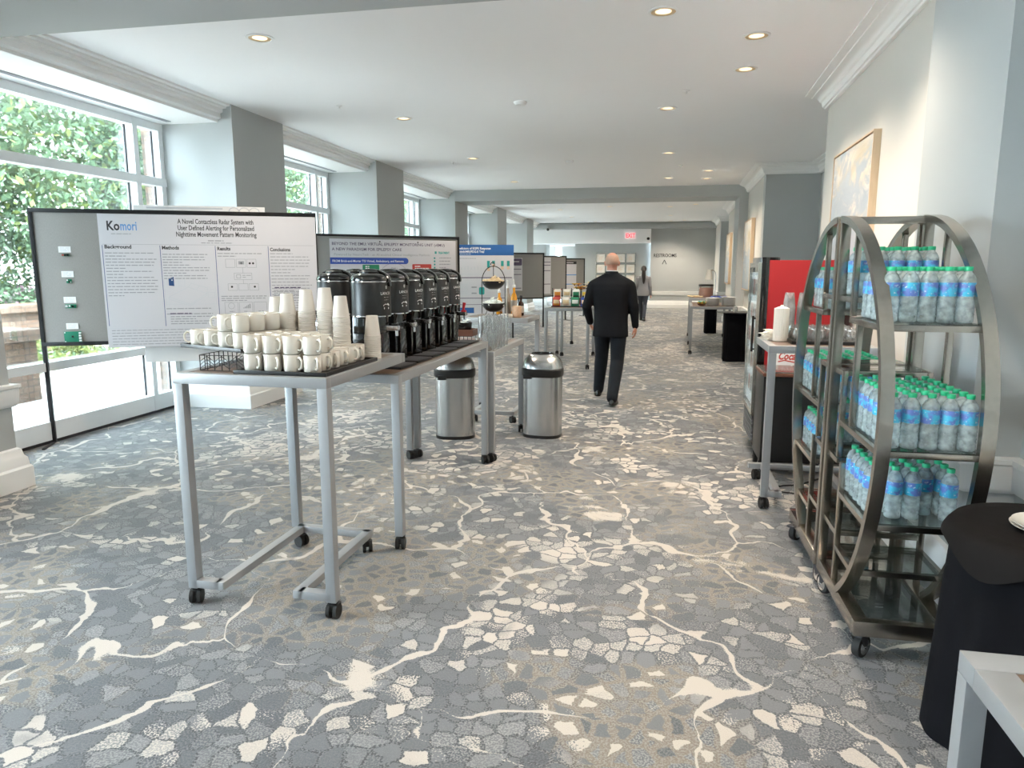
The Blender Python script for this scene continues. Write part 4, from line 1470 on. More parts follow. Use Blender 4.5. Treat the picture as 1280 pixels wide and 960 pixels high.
def p2_boxes(b):
    b.use('inkgreen').rrect(.735, 1.01, 1.53, 1.645, Y0, .012)
    b.use('inkred').rrect(1.575, 1.915, 1.505, 1.655, Y0, .014)
    b.use('white')
    b.lines(.78, .97, 1.625, 3, .028, .015, Y1, 31)
    b.lines(1.62, 1.88, 1.63, 2, .035, .018, Y1, 32)
    b.lines(1.60, 1.89, 1.56, 1, .03, .012, Y1, 33)
    b.use('ink').rect(.61, .69, 1.49, 1.575, Y0)
    b.use('inkmid').lines(.30, .38, 1.55, 2, .022, .012, Y0, 34)
    b.use('inkgrey').lines(.50, .56, 1.55, 2, .022, .012, Y0, 35)
    b.stroke([(1.26 + .27 * math.cos(a), 1.40 + .27 * math.sin(a)) for a in [PI * k / 20 for k in range(21)]], .006, Y0)
    b.use('inkpurple').text('vEMU', 1.19, 1.565, .05, Y0, width=.12)
    b.use('inkteal').rect(1.98, 2.015, 1.825, 1.865, Y0)
    b.text('TREATMENT', 2.04, 1.825, .05, Y0, width=.21, bold=.002)
    for k in range(6):
        b.use('inkteal').disc(1.975, 1.755 - k * .052, .016, Y0)
        b.use('inkgrey').lines(2.06, 2.28, 1.765 - k * .052, 1, .03, .014, Y0, 40 + k)
    b.use('inklight').outline(1.94, 2.33, 1.40, 1.80, Y0, .004)
    b.use('inkgrey').lines(.28, 2.3, 1.46, 18, .03, .009, Y0, 47)
poster('white poster headed Beyond the EMU with blue banner, on the second tackboard', B2, A2,
       [('title_lettering', ('inkpurple',), p2_title), ('banner_print', ('inkblue',), p2_banner), ('figure_print', ('inkgreen',), p2_boxes)], .223, 2.365, .93, 2.04, y=-.0200)
for i, u in enumerate((1.03, 1.68)):
    b = MB('ink')
    b.lathe([(.011, 0), (.012, .006), (.006, .010), (.006, .016)], 12)
    b.bm.transform(Matrix.Rotation(PI / 2, 4, 'X'))
    tag(b.build('push_pin', None, local(B2, A2, u, -.0225, 2.005), A2), ('left', 'right')[i] + ' black push pin along the top of the Beyond the EMU poster', 'push pin', 'push pins on the second tackboard')

# third: large blue-headed poster
A3 = math.atan2(.28, .96)
B3 = (-5.3624, 14.6668)
board('tackboard hidden behind the large blue-headed poster', B3, A3, .80)
def p3_band(b):
    b.use('inkband').rect(-.02, 2.44, 1.86, 2.085, Y0 - .012)
    b.use('white').text('Genetic Predictors of EGFR Response', 1.00, 1.985, .07, Y1 - .012, width=.94, bold=.002)
    b.text('After Tofacitinib/MRI/FDG-E Trial', 1.00, 1.915, .07, Y1 - .012, width=.80, bold=.002)
    b.lines(1.0, 1.55, 1.89, 1, .02, .008, Y1 - .012, 50)
def p3_fig(b):
    y = Y0 - .012
    b.use('inkgrey').lines(.1, 1.7, 1.80, 1, .03, .012, y, 51)
    for k in range(3):
        b.use('inkpurple').rect(.05, 2.40, (1.375, .935, .80)[k], (1.395, .95, .81)[k], y)
    for u0, lo in ((1.86, 1.60), (1.97, 1.68), (2.16, 1.63), (2.29, 1.63)):
        b.use('inkteal').rect(u0, u0 + .06, lo, 1.745, y)
        b.use('inktan').rect(u0, u0 + .06, lo - .07, lo, y)
    for k in range(7):
        b.use('inklight').rect(1.30 + k * .07, 1.32 + k * .07, 1.56, 1.60 + .02 * (k % 3), y)
    b.use('inklight').lines(1.25, 2.38, 1.47, 2, .025, .008, y, 53)
    b.use('inkgrey').rect(1.52, 1.63, 1.165, 1.195, y)
    b.rect(1.52, 1.63, 1.035, 1.065, y)
    b.use('inkteal').rrect(1.68, 1.80, 1.02, 1.18, y, .03)
    b.use('inklight').lines(1.28, 1.45, 1.25, 6, .04, .012, y, 54)
    b.lines(1.85, 2.38, 1.32, 10, .035, .01, y, 55)
    b.use('inkband').rect(1.27, 1.57, .62, .74, y)
poster('tall poster with dark blue heading band, right behind the coffee urns', B3, A3, [('heading_print', ('inkband',), p3_band), ('figure_print', ('inkgrey',), p3_fig)], -.02, 2.44, .55, 2.085, y=-.032)

# the boards farther along
A4 = math.atan2(1.2, 2.07)
B4 = (-5.04, 17.9)
board('grey tackboard with dark-headed poster half hidden by the blue-headed poster', B4, A4, .77)
def side_print(head, bars, seed):
    def fn(b):
        b.use(head).rrect(.02, 1.80, 1.655, 1.835, Y0, .03)
        b.use('white').rect(1.0, 1.72, 1.745, 1.765, Y1)
        for z in (1.55, 1.41, 1.05):
            b.use(bars).rect(.05, 1.78, z, z + .018, Y0)
        b.use('inklight').lines(.05, 1.77, 1.50, 3, .03, .01, Y0, seed)
        b.lines(.05, 1.77, 1.37, 9, .033, .012, Y0, seed + 1)
    return fn
poster('white poster with dark purple heading on the fourth tackboard', B4, A4, [('side_print', ('inkpurple',), side_print('inkpurple', 'inkpurple', 60))], 0.0, 1.812, .99, 1.85, y=-.020)
A5 = math.atan2(1.7, 1.71)
B5 = (-4.40, 20.2)
board('grey tackboard fifth from the camera, pale lilac poster on its left', B5, A5, .73)
def p5(b):
    for z in (1.50, 1.66, 1.10, 1.75):
        b.use('inkpurple').rect(.1, 1.82, z, z + .02, Y0)
    b.use('inklight').lines(.1, 1.8, 1.45, 9, .035, .012, Y0, 70)
poster('pale lilac poster with dark rules on the fifth tackboard', B5, A5, [('side_print', ('inkpurple',), p5)], .05, 1.835, .82, 1.90, y=-.020)
A6 = math.atan2(.6, .8)
B6 = (-4.24, 22.33)
board('grey tackboard farthest from the camera, poster with black heading', B6, A6, .68)
def p6(b):
    b.use('ink').rect(.6, 2.11, 1.71, 1.80, Y0)
    b.use('white').rect(1.5, 2.0, 1.745, 1.765, Y1)
    for z in (1.35, 1.05):
        b.use('inkmid').rect(.6, 2.11, z, z + .03, Y0)
    b.use('inklight').lines(.65, 2.08, 1.66, 8, .035, .014, Y0, 80)
    b.lines(.65, 2.08, 1.32, 7, .035, .014, Y0, 81)
poster('white poster with black heading and blue rules on the farthest tackboard', B6, A6, [('side_print', ('ink',), p6)], .60, 2.11, .88, 1.80, y=-.020)

# ------------------------------------------------------------------ glass mugs, condiments and the two-tier basket
b = MB('glass')
b.lathe([(.026, 0), (.033, .003), (.036, .05), (.0385, .137), (.0365, .137), (.034, .05), (.028, .012), (.004, .010)], 20, cap1=False)
b.tube([(.036, 0, .112), (.058, 0, .112), (.066, 0, .085), (.062, 0, .055), (.036, 0, .04)], .0045, 7)
GM = tag(b.build('glass_mug'), '', 'glass mug')
gm = 0
for lay in range(2):
    for r in range(4):
        for c in range(2):
            lab = 'tall clear glass mug, %s layer, %s row, %s column of the block past the urns' % (('lower', 'upper')[lay], ORD[r], ('window-side', 'aisle-side')[c])
            p = (-1.405 + c * .105 + .0033 * r, 5.80 + r * .105, .925 + lay * .1375)
            if gm == 0:
                GM.location = p
                GM['label'], GM['group'] = lab, 'glass mugs past the urns'
            else:
                dup(GM, p, -.5 + .4 * c, lab, 'glass mugs past the urns')
            gm += 1
b = MB('glass')
b.lathe([(.034, 0), (.036, .004), (.0405, .10), (.0388, .10), (.0345, .012), (.004, .009)], 20, cap1=False)
SG = tag(b.build('glass_tumbler', None, (-1.315, 5.665, .925)), 'short clear tumbler in front of the glass mugs, nearer the aisle', 'tumbler', 'short tumblers')
dup(SG, (-1.405, 5.69, .925), label='short clear tumbler in front of the glass mugs, nearer the urns')
# wire rack, wooden tray and black bowl
T = thing('wire_rack', 'dark wire rack under the reddish wooden tray beside the last urn', 'wire rack', (-1.60, 5.90, .925))
b = MB('blackmet')
for z in (.003, .05, .097):
    b.tube([(-.09, -.07, z), (.09, -.07, z), (.09, .07, z), (-.09, .07, z)], .003, 6, closed=True)
b.build('rings', T)
b = MB('blackmet')
for k in range(6):
    for y in (-.07, .07):
        b.tube([(-.09 + .036 * k, y, 0), (-.09 + .036 * k, y, .1)], .0025, 6)
b.build('uprights', T)
b = MB('redwood')
b.box(-.105, .105, -.085, .085, 0, .008)
b.box(-.105, .105, -.085, -.073, .008, .055)
b.box(-.105, .105, .073, .085, .008, .055)
b.box(-.105, -.093, -.073, .073, .008, .055)
b.box(.093, .105, -.073, .073, .008, .055)
tag(b.build('wooden_tray', None, (-1.60, 5.90, 1.025)), 'small reddish wooden tray on the wire rack beside the last urn', 'tray')
b = MB('gloss')
b.lathe([(.035, 0), (.055, .01), (.072, .055), (.076, .105), (.071, .105), (.066, .055), (.05, .02), (.004, .018)], 24, cap1=False)
tag(b.build('serving_bowl', None, (-1.60, 5.90, 1.033)), 'glossy black bowl of white packets in the wooden tray', 'bowl')
rg = random.Random(3)
b = MB('mint')
for k in range(16):
    b.at(-1.60 + rg.uniform(-.035, .035), 5.90 + rg.uniform(-.035, .035), 1.053 + k * .0075, rg.uniform(0, 3), rg.uniform(-.6, .6))
    b.box(-.024, .024, -.015, .015, 0, .005, .001)
o = b.build('sugar_packets')
tag(o, 'heap of white packets in the black bowl', 'packets')
o['kind'] = 'stuff'
b = MB('gloss')
b.tube([(0, 0, 0), (0, 0, .12), (.004, 0, .19)], [.006, .008, .013], 8)
b.ball((.004, 0, .20), (.016, .016, .022), 10, 7)
tag(b.build('milk_frother', None, (-1.665, 5.835, 1.033)), 'black upright pump handle standing by the black bowl', 'utensil')

T = thing('wire_basket', 'two-tier black wire basket stand with tan and white packets', 'basket stand', (-1.665, 7.36, 1.09), .2)
b = MB('blackmet')
R_ = .122
for s in (-1, 1):
    pts = [(s * R_, 0, .03), (s * R_, 0, .36)] + [(s * R_ * math.cos(a), 0, .36 + .165 * math.sin(a)) for a in [PI / 2 * k / 8 for k in range(1, 9)]]
    b.tube(pts, .0045, 8)
b.tube([(0, .10, .30), (0, .09, .42), (0, .01, .52)], .004, 7)
b.tube([(.02 * math.cos(a) - .008, 0, .545 + .02 * math.sin(a)) for a in [PI * k / 6 for k in range(-2, 8)]], .0045, 7)
b.tube([(.09 * math.cos(a), .09 * math.sin(a), .005) for a in [2 * PI * k / 20 for k in range(20)]], .004, 6, closed=True)
for a in (0, PI / 2, PI, 3 * PI / 2):
    b.tube([(.09 * math.cos(a), .09 * math.sin(a), .005), (.07 * math.cos(a), .07 * math.sin(a), .055)], .004, 6)
b.build('stand', T)
for nm, z, hh, mt, k in (('upper_basket', .285, .085, 'popcorn', 1), ('lower_basket', .05, .09, 'mint', 2)):
    b = MB('blackmet')
    b.lathe([(.045, z), (.085, z + .02), (.112, z + hh * .6), (.122, z + hh), (.117, z + hh), (.105, z + hh * .6), (.08, z + .026), (.004, z + .01)], 24, cap1=False)
    b.build(nm, T)
    b = MB(mt)
    rg = random.Random(k)
    for q in range(70):
        a, r = rg.uniform(0, 2 * PI), .105 * math.sqrt(rg.random())
        b.at(-1.665 + 0 * a, 7.36, 1.09)
        b.at(-1.665 + r * math.cos(a), 7.36 + r * math.sin(a), 1.09 + z + hh * .85 + (1 - r / .12) * .075 * rg.random(), rg.uniform(0, 6), rg.uniform(-1, 1), rg.uniform(-.8, .8))
        b.box(-.024, .024, -.014, .014, -.004, .004, .0015)
    o = b.build('packet_heap')
    tag(o, ('heap of tan packets in the upper wire basket', 'heap of white packets in the lower wire basket')[k - 1], 'packets')
    o['kind'] = 'stuff'
def pump_bottle(label, x, y, body, hgt, r, pump=True, z=1.09):
    t = thing('syrup_bottle', label, 'bottle', (x, y, z), 0, 'syrup bottles')
    b = MB(body)
    b.lathe([(r * .9, 0), (r, .006), (r, hgt * .62), (r * .85, hgt * .72), (r * .4, hgt * .82), (r * .4, hgt)], 20)
    b.build('bottle_body', t)
    b = MB('syrup')
    b.lathe([(r + .0008, hgt * .16), (r + .0008, hgt * .55)], 20, cap0=False, cap1=False)
    b.build('paper_label', t)
    b = MB('blackpl' if not pump else 'white')
    b.lathe([(r * .5, hgt), (r * .5, hgt + .022), (r * .3, hgt + .03)], 14)
    if pump:
        b.tube([(0, 0, hgt), (0, 0, hgt + .07), (0, -.012, hgt + .082), (0, -.045, hgt + .078)], [.005, .005, .007, .005], 8)
    b.build('pump' if pump else 'cap', t)
pump_bottle('tall amber syrup bottle with white pump, right of the wire basket', -1.475, 7.52, 'amber', .30, .034)
pump_bottle('clear syrup bottle with white pump, behind the wire basket', -1.56, 7.60, 'syrup', .29, .034)
pump_bottle('yellow-orange bottle seen between the basket tiers', -1.655, 7.60, 'amber', .24, .034)
pump_bottle('short dark brown bottle with black cap near the table corner', -1.405, 7.55, 'brownglass', .19, .032, False)
b = MB('wicker')
b.lathe([(.046, 0), (.05, .01), (.052, .10), (.05, .112), (.045, .112), (.044, .02), (.004, .015)], 24, cap1=False)
b.use('popcorn')
for k in range(30):
    a, r = k * 2.4, .038 * math.sqrt((k + .5) / 30)
    b.tube([(r * math.cos(a), r * math.sin(a), .016), (r * math.cos(a), r * math.sin(a), .118)], .0035, 5)
tag(b.build('stirrer_basket', None, (-1.40, 7.28, 1.09)), 'round straw-coloured holder full of wooden stirrers', 'holder')
b = MB('napkin')
rg = random.Random(9)
for k in range(12):
    b.at(0, 0, 0, rg.uniform(-.25, .25))
    b.box(-.065, .065, -.055, .055, k * .0028, k * .0028 + .0024, .001)
b.at()
tag(b.build('napkin_pile', None, (-1.50, 7.22, 1.09)), 'small fanned pile of pale napkins in front of the wire basket', 'napkins')

# ------------------------------------------------------------------ snacks and flowers
def snack_bag(label, p, rz, cols, w=.13, hgt=.145, tilt=0.12):
    b = MB(cols[0], cols[1], cols[2])
    n = 10
    rings = []
    for i in range(n + 1):
        u = i / n
        th = .004 + .030 * math.sin(PI * min(1, max(0, u))) ** .7
        ww = w / 2 * (1 - .05 * math.sin(PI * u))
        rings.append((ww, th, u * hgt))
    out = []
    for ww, th, z in rings:
        ring = []
        for j in range(16):
            a = 2 * PI * j / 16
            ca, sa = math.cos(a), math.sin(a)
            ring.append(b.v((math.copysign(abs(ca) ** .7, ca) * ww, math.copysign(abs(sa) ** 1.2, sa) * th + tilt * z, z)))
        out.append(ring)
    for i in range(n):
        for j in range(16):
            b.mi = (1 if i in (3, 4, 5, 6) else 2 if i in (1, 2) else 0) if j in (10, 11, 12, 13) else (2 if i > 8 else 0)
            b.f((out[i][j], out[i][(j + 1) % 16], out[i + 1][(j + 1) % 16], out[i + 1][j]))
    b.mi = 0
    b.f(out[0][::-1])
    b.f(out[-1])
    return tag(b.build('snack_bag', None, p, rz), label, 'snack bag', 'snack bags')
SZ = .97
T = thing('snack_rack', 'black stepped snack rack on the table left of the walking man', 'rack', (-1.64, 11.52, SZ))
b = MB('blackmet')
b.box(0, .62, -.02, .09, 0, .012)
b.box(0, .62, .10, .22, .125, .137)
for x in (0, .155, .31, .465, .61):
    b.box(x, x + .010, .095, .105, 0, .30)
    b.box(x, x + .010, .21, .22, 0, .137)
b.build('shelves', T)
front = [('inkred', 'popcorn', 'orange'), ('cream', 'popcorn', 'inktan'), ('inkgreen', 'mint', 'inkgreen'), ('inkblue', 'popcorn', 'inkpurple')]
back = [('cream', 'orange', 'inkred'), ('cream', 'popcorn', 'cream'), ('mint', 'inkgreen', 'ink'), ('inkgrey', 'yellow', 'ink')]
fn = ['red and orange snack bag', 'cream snack bag', 'green snack bag', 'blue and purple snack bag']
bn = ['cream and orange snack bag', 'all-cream snack bag', 'pale mint snack bag', 'grey and yellow snack bag']
for i in range(4):
    snack_bag(fn[i] + ' in the front row of the snack rack', (-1.56 + i * .153, 11.545, SZ + .012), 0, front[i])
    snack_bag(bn[i] + ' in the raised back row of the snack rack', (-1.56 + i * .153, 11.665, SZ + .137), 0, back[i])
snack_bag('large white and red snack bag beside the walking man', (-1.00, 11.50, SZ), .1, ('cream', 'inkred', 'inktan'), .22, .20)
T = thing('flower_arrangement', 'vase of yellow and orange flowers behind the snack bags', 'flowers', (-1.17, 12.0, SZ))
b = MB('redwood')
b.lathe([(.05, 0), (.08, .05), (.085, .10), (.05, .17), (.055, .19)], 20)
b.build('vase', T)
b = MB('leaf')
rg = random.Random(5)
tips = []
for k in range(18):
    a, r = rg.uniform(0, 2 * PI), rg.uniform(.05, .24)
    tip = (r * math.cos(a), r * math.sin(a) * .7, rg.uniform(.24, .37))
    tips.append(tip)
    b.tube([(0, 0, .15), (tip[0] * .5, tip[1] * .5, .22), tip], .004, 5)
    for q in range(3):
        c = Vector(tip) * rg.uniform(.55, .9)
        d = Vector((rg.uniform(-1, 1), rg.uniform(-1, 1), rg.uniform(-.2, 1))).normalized() * .05
        e = d.cross(Vector((0, 0, 1))).normalized() * .018
        b.f([b.v(c), b.v(c + d * .5 + e), b.v(c + d), b.v(c + d * .5 - e)])
b.build('stems_and_leaves', T)
for k, tip in enumerate(tips):
    b = MB(('yellow', 'orange', 'yellow', 'cream')[k % 4])
    for q in range(9):
        a = q * 2 * PI / 9
        d = Vector((math.cos(a), math.sin(a), .45)).normalized()
        e = Vector((-math.sin(a), math.cos(a), 0)) * .014
        c = Vector(tip)
        b.f([b.v(c), b.v(c + d * .045 + e * 1.6), b.v(c + d * .075), b.v(c + d * .045 - e * 1.6)])
    b.use('redwood').ball(tip, .012, 8, 5)
    b.build('flower', T)

# ------------------------------------------------------------------ bottle carts (two half-oval carts back to back)
W2 = .175        # half width between the side frames
def arc_t(z):
    zc = 1.0
    s = .82 if z > zc else .95
    return .80 * math.sqrt(max(0, 1 - ((z - zc) / s) ** 2))
def make_cart():
    """t grows along local -y from the flat back at y=0"""
    t = thing('bottle_cart', '', 'serving cart', (0, 0, 0))
    # base platform with inset glass
    b = MB('nickel')
    z0, z1 = .115, .178
    b.box(-W2 - .02, W2 + .02, -.70, -.655, z0, z1, .002)
    b.box(-W2 - .02, W2 + .02, -.055, -.008, z0, z1, .002)
    b.box(-W2 - .02, -W2 + .04, -.655, -.055, z0, z1, .002)
    b.box(W2 - .04, W2 + .02, -.655, -.055, z0, z1, .002)
    b.build('base_frame', t)
    b = MB('shelf')
    b.box(-W2 + .04, W2 - .04, -.655, -.055, .162, .170)
    b.build('base_glass', t)
    for s in (-1, 1):
        x = s * W2
        b = MB('nickel')
        zs = [.178 + (1.0 - .178) * (k / 14) for k in range(14)] + [1.0 + .82 * math.sin(PI / 2 * k / 16) for k in range(17)]
        pts = [(x, -arc_t(z), z) for z in zs]
        pts[-1] = (x, -.02, 1.82)
        # flat square-section hoop
        hw, hd = .025, .016
        rings = []
        for i, p in enumerate(pts):
            a_, c_ = Vector(pts[max(0, i - 1)]), Vector(pts[min(len(pts) - 1, i + 1)])
            d = (c_ - a_).normalized()
            nrm = Vector((0, -d.z, d.y))
            pv = Vector(p)
            rings.append([b.v(pv + Vector((hw, 0, 0)) + nrm * hd), b.v(pv + Vector((-hw, 0, 0)) + nrm * hd), b.v(pv + Vector((-hw, 0, 0)) - nrm * hd), b.v(pv + Vector((hw, 0, 0)) - nrm * hd)])
        for p_, q_ in zip(rings, rings[1:]):
            for j in range(4):
                b.f((p_[j], p_[(j + 1) % 4], q_[(j + 1) % 4], q_[j]))
        b.f(rings[0][::-1])
        b.f(rings[-1])
        b.build('side_hoop', t, ang=50)
        b = MB('nickel')
        b.box(x - .021, x + .021, -.035, -.005, .178, 1.83, .002)
        b.build('post', t)
        b = MB('nickel')
        def up(tt, za, zb):
            b.box(x - .012, x + .012, -tt - .011, -tt + .011, za, zb, .001)
        up(.255, 1.39, 1.76)
        up(.37, .92, 1.37)
        up(.20, .74, 1.14)
        up(.275, .178, .73)
        def rail(ta, tb, z):
            b.box(x - .012, x + .012, -tb, -ta, z - .024, z, .001)
        for ta, tb, z in SHELVES:
            rail(ta, tb, z)
        b.build('side_lattice', t)
    for ta, tb, z in SHELVES:
        for tt in (ta + .011, tb - .011):
            b = MB('nickel')
            b.box(-W2 + .012, W2 - .012, -tt - .011, -tt + .011, z - .024, z, .001)
            b.build('shelf_rail', t)
        b = MB('shelf')
        b.box(-W2 + .012, W2 - .012, -tb + .005, -ta - .005, z, z + .006)
        b.build('shelf_glass', t)
    b = MB('nickel')
    b.box(-W2 + .02, W2 - .02, -.035, -.005, 1.80, 1.83, .001)
    b.build('top_bar', t)
    for x in (-W2 + .02, W2 - .02):
        for y in (-.655, -.06):
            b = MB('gasket')
            b.box(x - .028, x + .028, y - .04, y + .04, .105, .115, .001)
            for s in (-1, 1):
                b.f([b.v((x + s * .022, y - .035, .105)), b.v((x + s * .022, y + .03, .105)), b.v((x + s * .022, y + .022, .052)), b.v((x + s * .022, y + .002, .052))])
            b.box(x - .022, x + .022, y + .012, y + .075, .088, .100, .003)
            ca = -.75 if y < -.3 else .3
            b.bm.transform(Matrix.Translation((x, y, 0)) @ Matrix.Rotation(ca, 4, 'Z') @ Matrix.Translation((-x, -y, 0)))
            w_ = b.build('caster', t)
            b = MB('rubber')
            b.lathe([(.034, -.017), (.048, -.015), (.050, 0), (.048, .015), (.034, .017)], 24)
            b.use('chrome').lathe([(.034, -.0185), (.030, -.019), (.008, -.022), (.008, .022), (.030, .019), (.034, .0185)], 24)
            b.bm.transform(Matrix.Translation((x, y, 0)) @ Matrix.Rotation(ca, 4, 'Z') @ Matrix.Translation((0, .012, .050)) @ Matrix.Rotation(PI / 2, 4, 'Y'))
            b.build('wheel', w_)
    return t
SHELVES = [(.245, arc_t(1.38) - .005, 1.385), (.03, .265, 1.472), (.03, .21, 1.14), (.19, arc_t(.92) - .005, .915), (.03, .21, .735), (.265, arc_t(.60) - .005, .600), (.03, .285, .412), (.265, arc_t(.34) - .005, .345)]
CX, CY = 1.035, 3.615
cartA = make_cart()
cartA.location = (CX, CY, 0)
cartA['label'], cartA['group'] = 'near half-oval brushed metal bottle cart with glass shelves', 'half-oval bottle carts'
cartB = dup(cartA, (CX - .004, CY + .012, 0), PI, 'far half-oval brushed metal bottle cart, backed against the near one', 'half-oval bottle carts')

# water bottles
b = MB('bottle')
prof = [(.018, .004), (.026, 0), (.0305, .004), (.0318, .014)]
z = .018
while z < .098:
    prof += [(.0318, z), (.0298, z + .006), (.0318, z + .012)]
    z += .014
prof += [(.0312, .105), (.0312, .145), (.0318, .150), (.0300, .165), (.0220, .182), (.0135, .191), (.0130, .198)]
b.lathe(prof, 20)
BOT = tag(b.build('water_bottle', ang=60), '', 'water bottle')
b = MB('label')
b.lathe([(.0318, .100), (.0322, .102), (.0322, .150), (.0318, .152)], 20, cap0=False, cap1=False)
b.build('wrap_label', BOT)
b = MB('cap')
b.lathe([(.0145, .196), (.0150, .197), (.0150, .210), (.0140, .212)], 18)
b.build('cap', BOT)
nb = 0
def fill(org, rzc, cart, z, t0, rows, cols, level, skip=()):
    global nb
    for r in range(rows):
        for c in range(cols):
            if (r, c) in skip:
                continue
            x = (c - (cols - 1) / 2) * .0665
            lx_, ly_ = rot(x + random.uniform(-.001, .001), -(t0 - r * .066), rzc)
            lab = 'green-capped water bottle, %s cart, %s, %s row from its rounded end, %s across' % (cart, level, ORD[r], ORD[c])
            p = (org[0] + lx_, org[1] + ly_, z + .0065)
            if nb == 0:
                BOT.location = p
                BOT['label'], BOT['group'] = lab, 'water bottles on the carts'
            else:
                dup(BOT, p, random.uniform(0, 6.28), lab, 'water bottles on the carts')
            nb += 1
A_ = (CX, CY)
B_ = (CX - .004, CY + .012)
fill(A_, 0, 'near', 1.385, .60, 5, 5, 'top shelf')
fill(A_, 0, 'near', 1.472, .205, 3, 5, 'raised top step')
fill(A_, 0, 'near', .915, .735, 8, 5, 'middle shelf')
fill(A_, 0, 'near', .600, .625, 6, 5, 'lower shelf', skip=((0, 0), (0, 3)))
fill(B_, PI, 'far', 1.385, .58, 5, 5, 'top shelf')
fill(B_, PI, 'far', .915, .72, 8, 5, 'middle shelf')
fill(B_, PI, 'far', .735, .16, 2, 5, 'inner step')
fill(B_, PI, 'far', .600, .62, 5, 5, 'lower shelf')

# ------------------------------------------------------------------ red cooler, black tub, goblet table
T = thing('drinks_cooler', 'tall red glass-door drinks cooler with white Coca-Cola panel', 'cooler', (.86, 6.20, 0), -.02)
b = MB('red')
b.box(.06, .66, 0, .68, .10, 1.66, .004)
b.build('cabinet', T)
b = MB('gloss')
b.box(.0, .06, -.005, .685, .10, 1.685, .004)
b.box(.06, .14, .0, .66, 1.66, 1.685, .004)
b.box(.06, .66, .01, .67, .02, .10)
b.build('front_surround', T)
b = MB('icy')
b.box(-.004, .0, .05, .63, .42, 1.56)
b.use('white')
for k in range(5):
    b.box(-.006, .0, .05, .63, .52 + k * .21, .53 + k * .21)
    for q in range(7):
        b.use(('inkred', 'mint', 'inkgrey', 'cream')[(k + q) % 4]).box(-.008, -.003, .075 + q * .08, .125 + q * .08, .53 + k * .21, .66 + k * .21)
    b.use('white')
b.build('lit_shelves', T)
b = MB('pane')
b.box(-.020, -.014, .03, .65, .38, 1.60)
b.build('door_glass', T)
b = MB('mirror')
b.box(-.024, 0, 0, .68, 1.60, 1.64)
b.box(-.024, 0, 0, .68, .36, .40)
b.box(-.024, 0, 0, .035, .40, 1.60)
b.box(-.024, 0, .645, .68, .40, 1.60)
b.build('door_frame', T)
b = MB('blackpl')
b.bar((-.04, .06, .9), (-.04, .06, 1.2), .018)
b.bar((-.04, .06, .92), (0, .06, .92), .014)
b.bar((-.04, .06, 1.18), (0, .06, 1.18), .014)
b.build('door_handle', T)
b = MB('grille')
for k in range(7):
    b.box(-.012, 0, .02, .66, .13 + k * .032, .15 + k * .032)
b.build('vent_grille', T)
b = MB('white')
b.rrect(.15, .46, .70, .925, -.002, .02)
b.use('inkred').text('Coca-Cola', .165, .845, .085, -.003, width=.28, bold=.003, shear=.35)
b.stroke([(.17, .825), (.22, .838), (.30, .822), (.38, .835), (.44, .822)], .010, -.003)
b.use('redpl').rect(.165, .445, .715, .74, -.003)
b.build('side_panel_print', T)

T = thing('beverage_tub', 'black wheeled ice tub with shiny lid in front of the red cooler', 'tub', (.845, 5.66, 0))
b = MB('blackpl')
b.box(0, .54, 0, .42, .10, .775, .012)
b.build('body', T)
b = MB('redwood')
b.box(-.006, .546, -.006, .426, .775, .80, .004)
b.build('rim', T)
b = MB('steel')
b.box(.0, .265, .0, .42, .80, .812, .003)
b.box(.275, .54, .0, .42, .80, .812, .003)
b.build('lid', T)
for x in (.02, .50):
    for y in (.05, .36):
        b = MB('rubber')
        b.lathe([(.03, -.016), (.05, -.014), (.052, 0), (.05, .014), (.03, .016)], 20)
        b.use('brownglass').lathe([(.03, -.018), (.008, -.02), (.008, .02), (.03, .018)], 16)
        b.bm.transform(Matrix.Translation((x, y, .052)) @ Matrix.Rotation(PI / 2, 4, 'Y'))
        b.use('blackpl').box(x - .02, x + .02, y - .012, y + .012, .06, .102)
        b.build('wheel', T)
b = MB('rubber')
b.tube([(1.30, 5.62, .006), (1.10, 5.40, .006), (.98, 5.36, .006), (.90, 5.30, .006), (.93, 5.20, .006), (1.10, 5.17, .006), (1.45, 5.25, .006)], .006, 6)
tag(b.build('power_cord'), 'black power cord lying on the carpet under the goblet table', 'cord')

tray('serving_tray', 'black tray of goblets on the table before the red cooler', (.915, 4.97, 1.10), -.01, .44, .42, .02)
b = MB('glass')
b.lathe([(.030, 0), (.042, .008), (.047, .03), (.046, .055), (.036, .085), (.031, .10), (.0295, .10), (.034, .085), (.044, .055), (.045, .03), (.038, .012), (.004, .008)], 20, cap1=False)
b.use('chrome').lathe([(.0372, .082), (.0366, .0855)], 20, cap0=False, cap1=False)
GB = tag(b.build('goblet'), '', 'goblet')
k = 0
for r in range(4):
    for c in range(4):
        lab = 'round clear goblet on the black tray, %s row, %s from the aisle' % (ORD[r], ORD[c])
        p = (.975 + c * .105, 5.03 + r * .10, 1.106)
        if k == 0:
            GB.location = p
            GB['label'], GB['group'] = lab, 'goblets on the black tray'
        else:
            dup(GB, p, None, lab, 'goblets on the black tray')
        k += 1
b = MB('plcup')
b.lathe([(.044, 0), (.045, .003), (.043, .006), (.030, .105), (.030, .107), (.028, .104)], 24, cap0=False, cap1=False)
b.lathe([(.030, .106), (.004, .106)], 20, cap0=False)
PC = tag(b.build('plastic_cup'), '', 'plastic cup')
k = 0
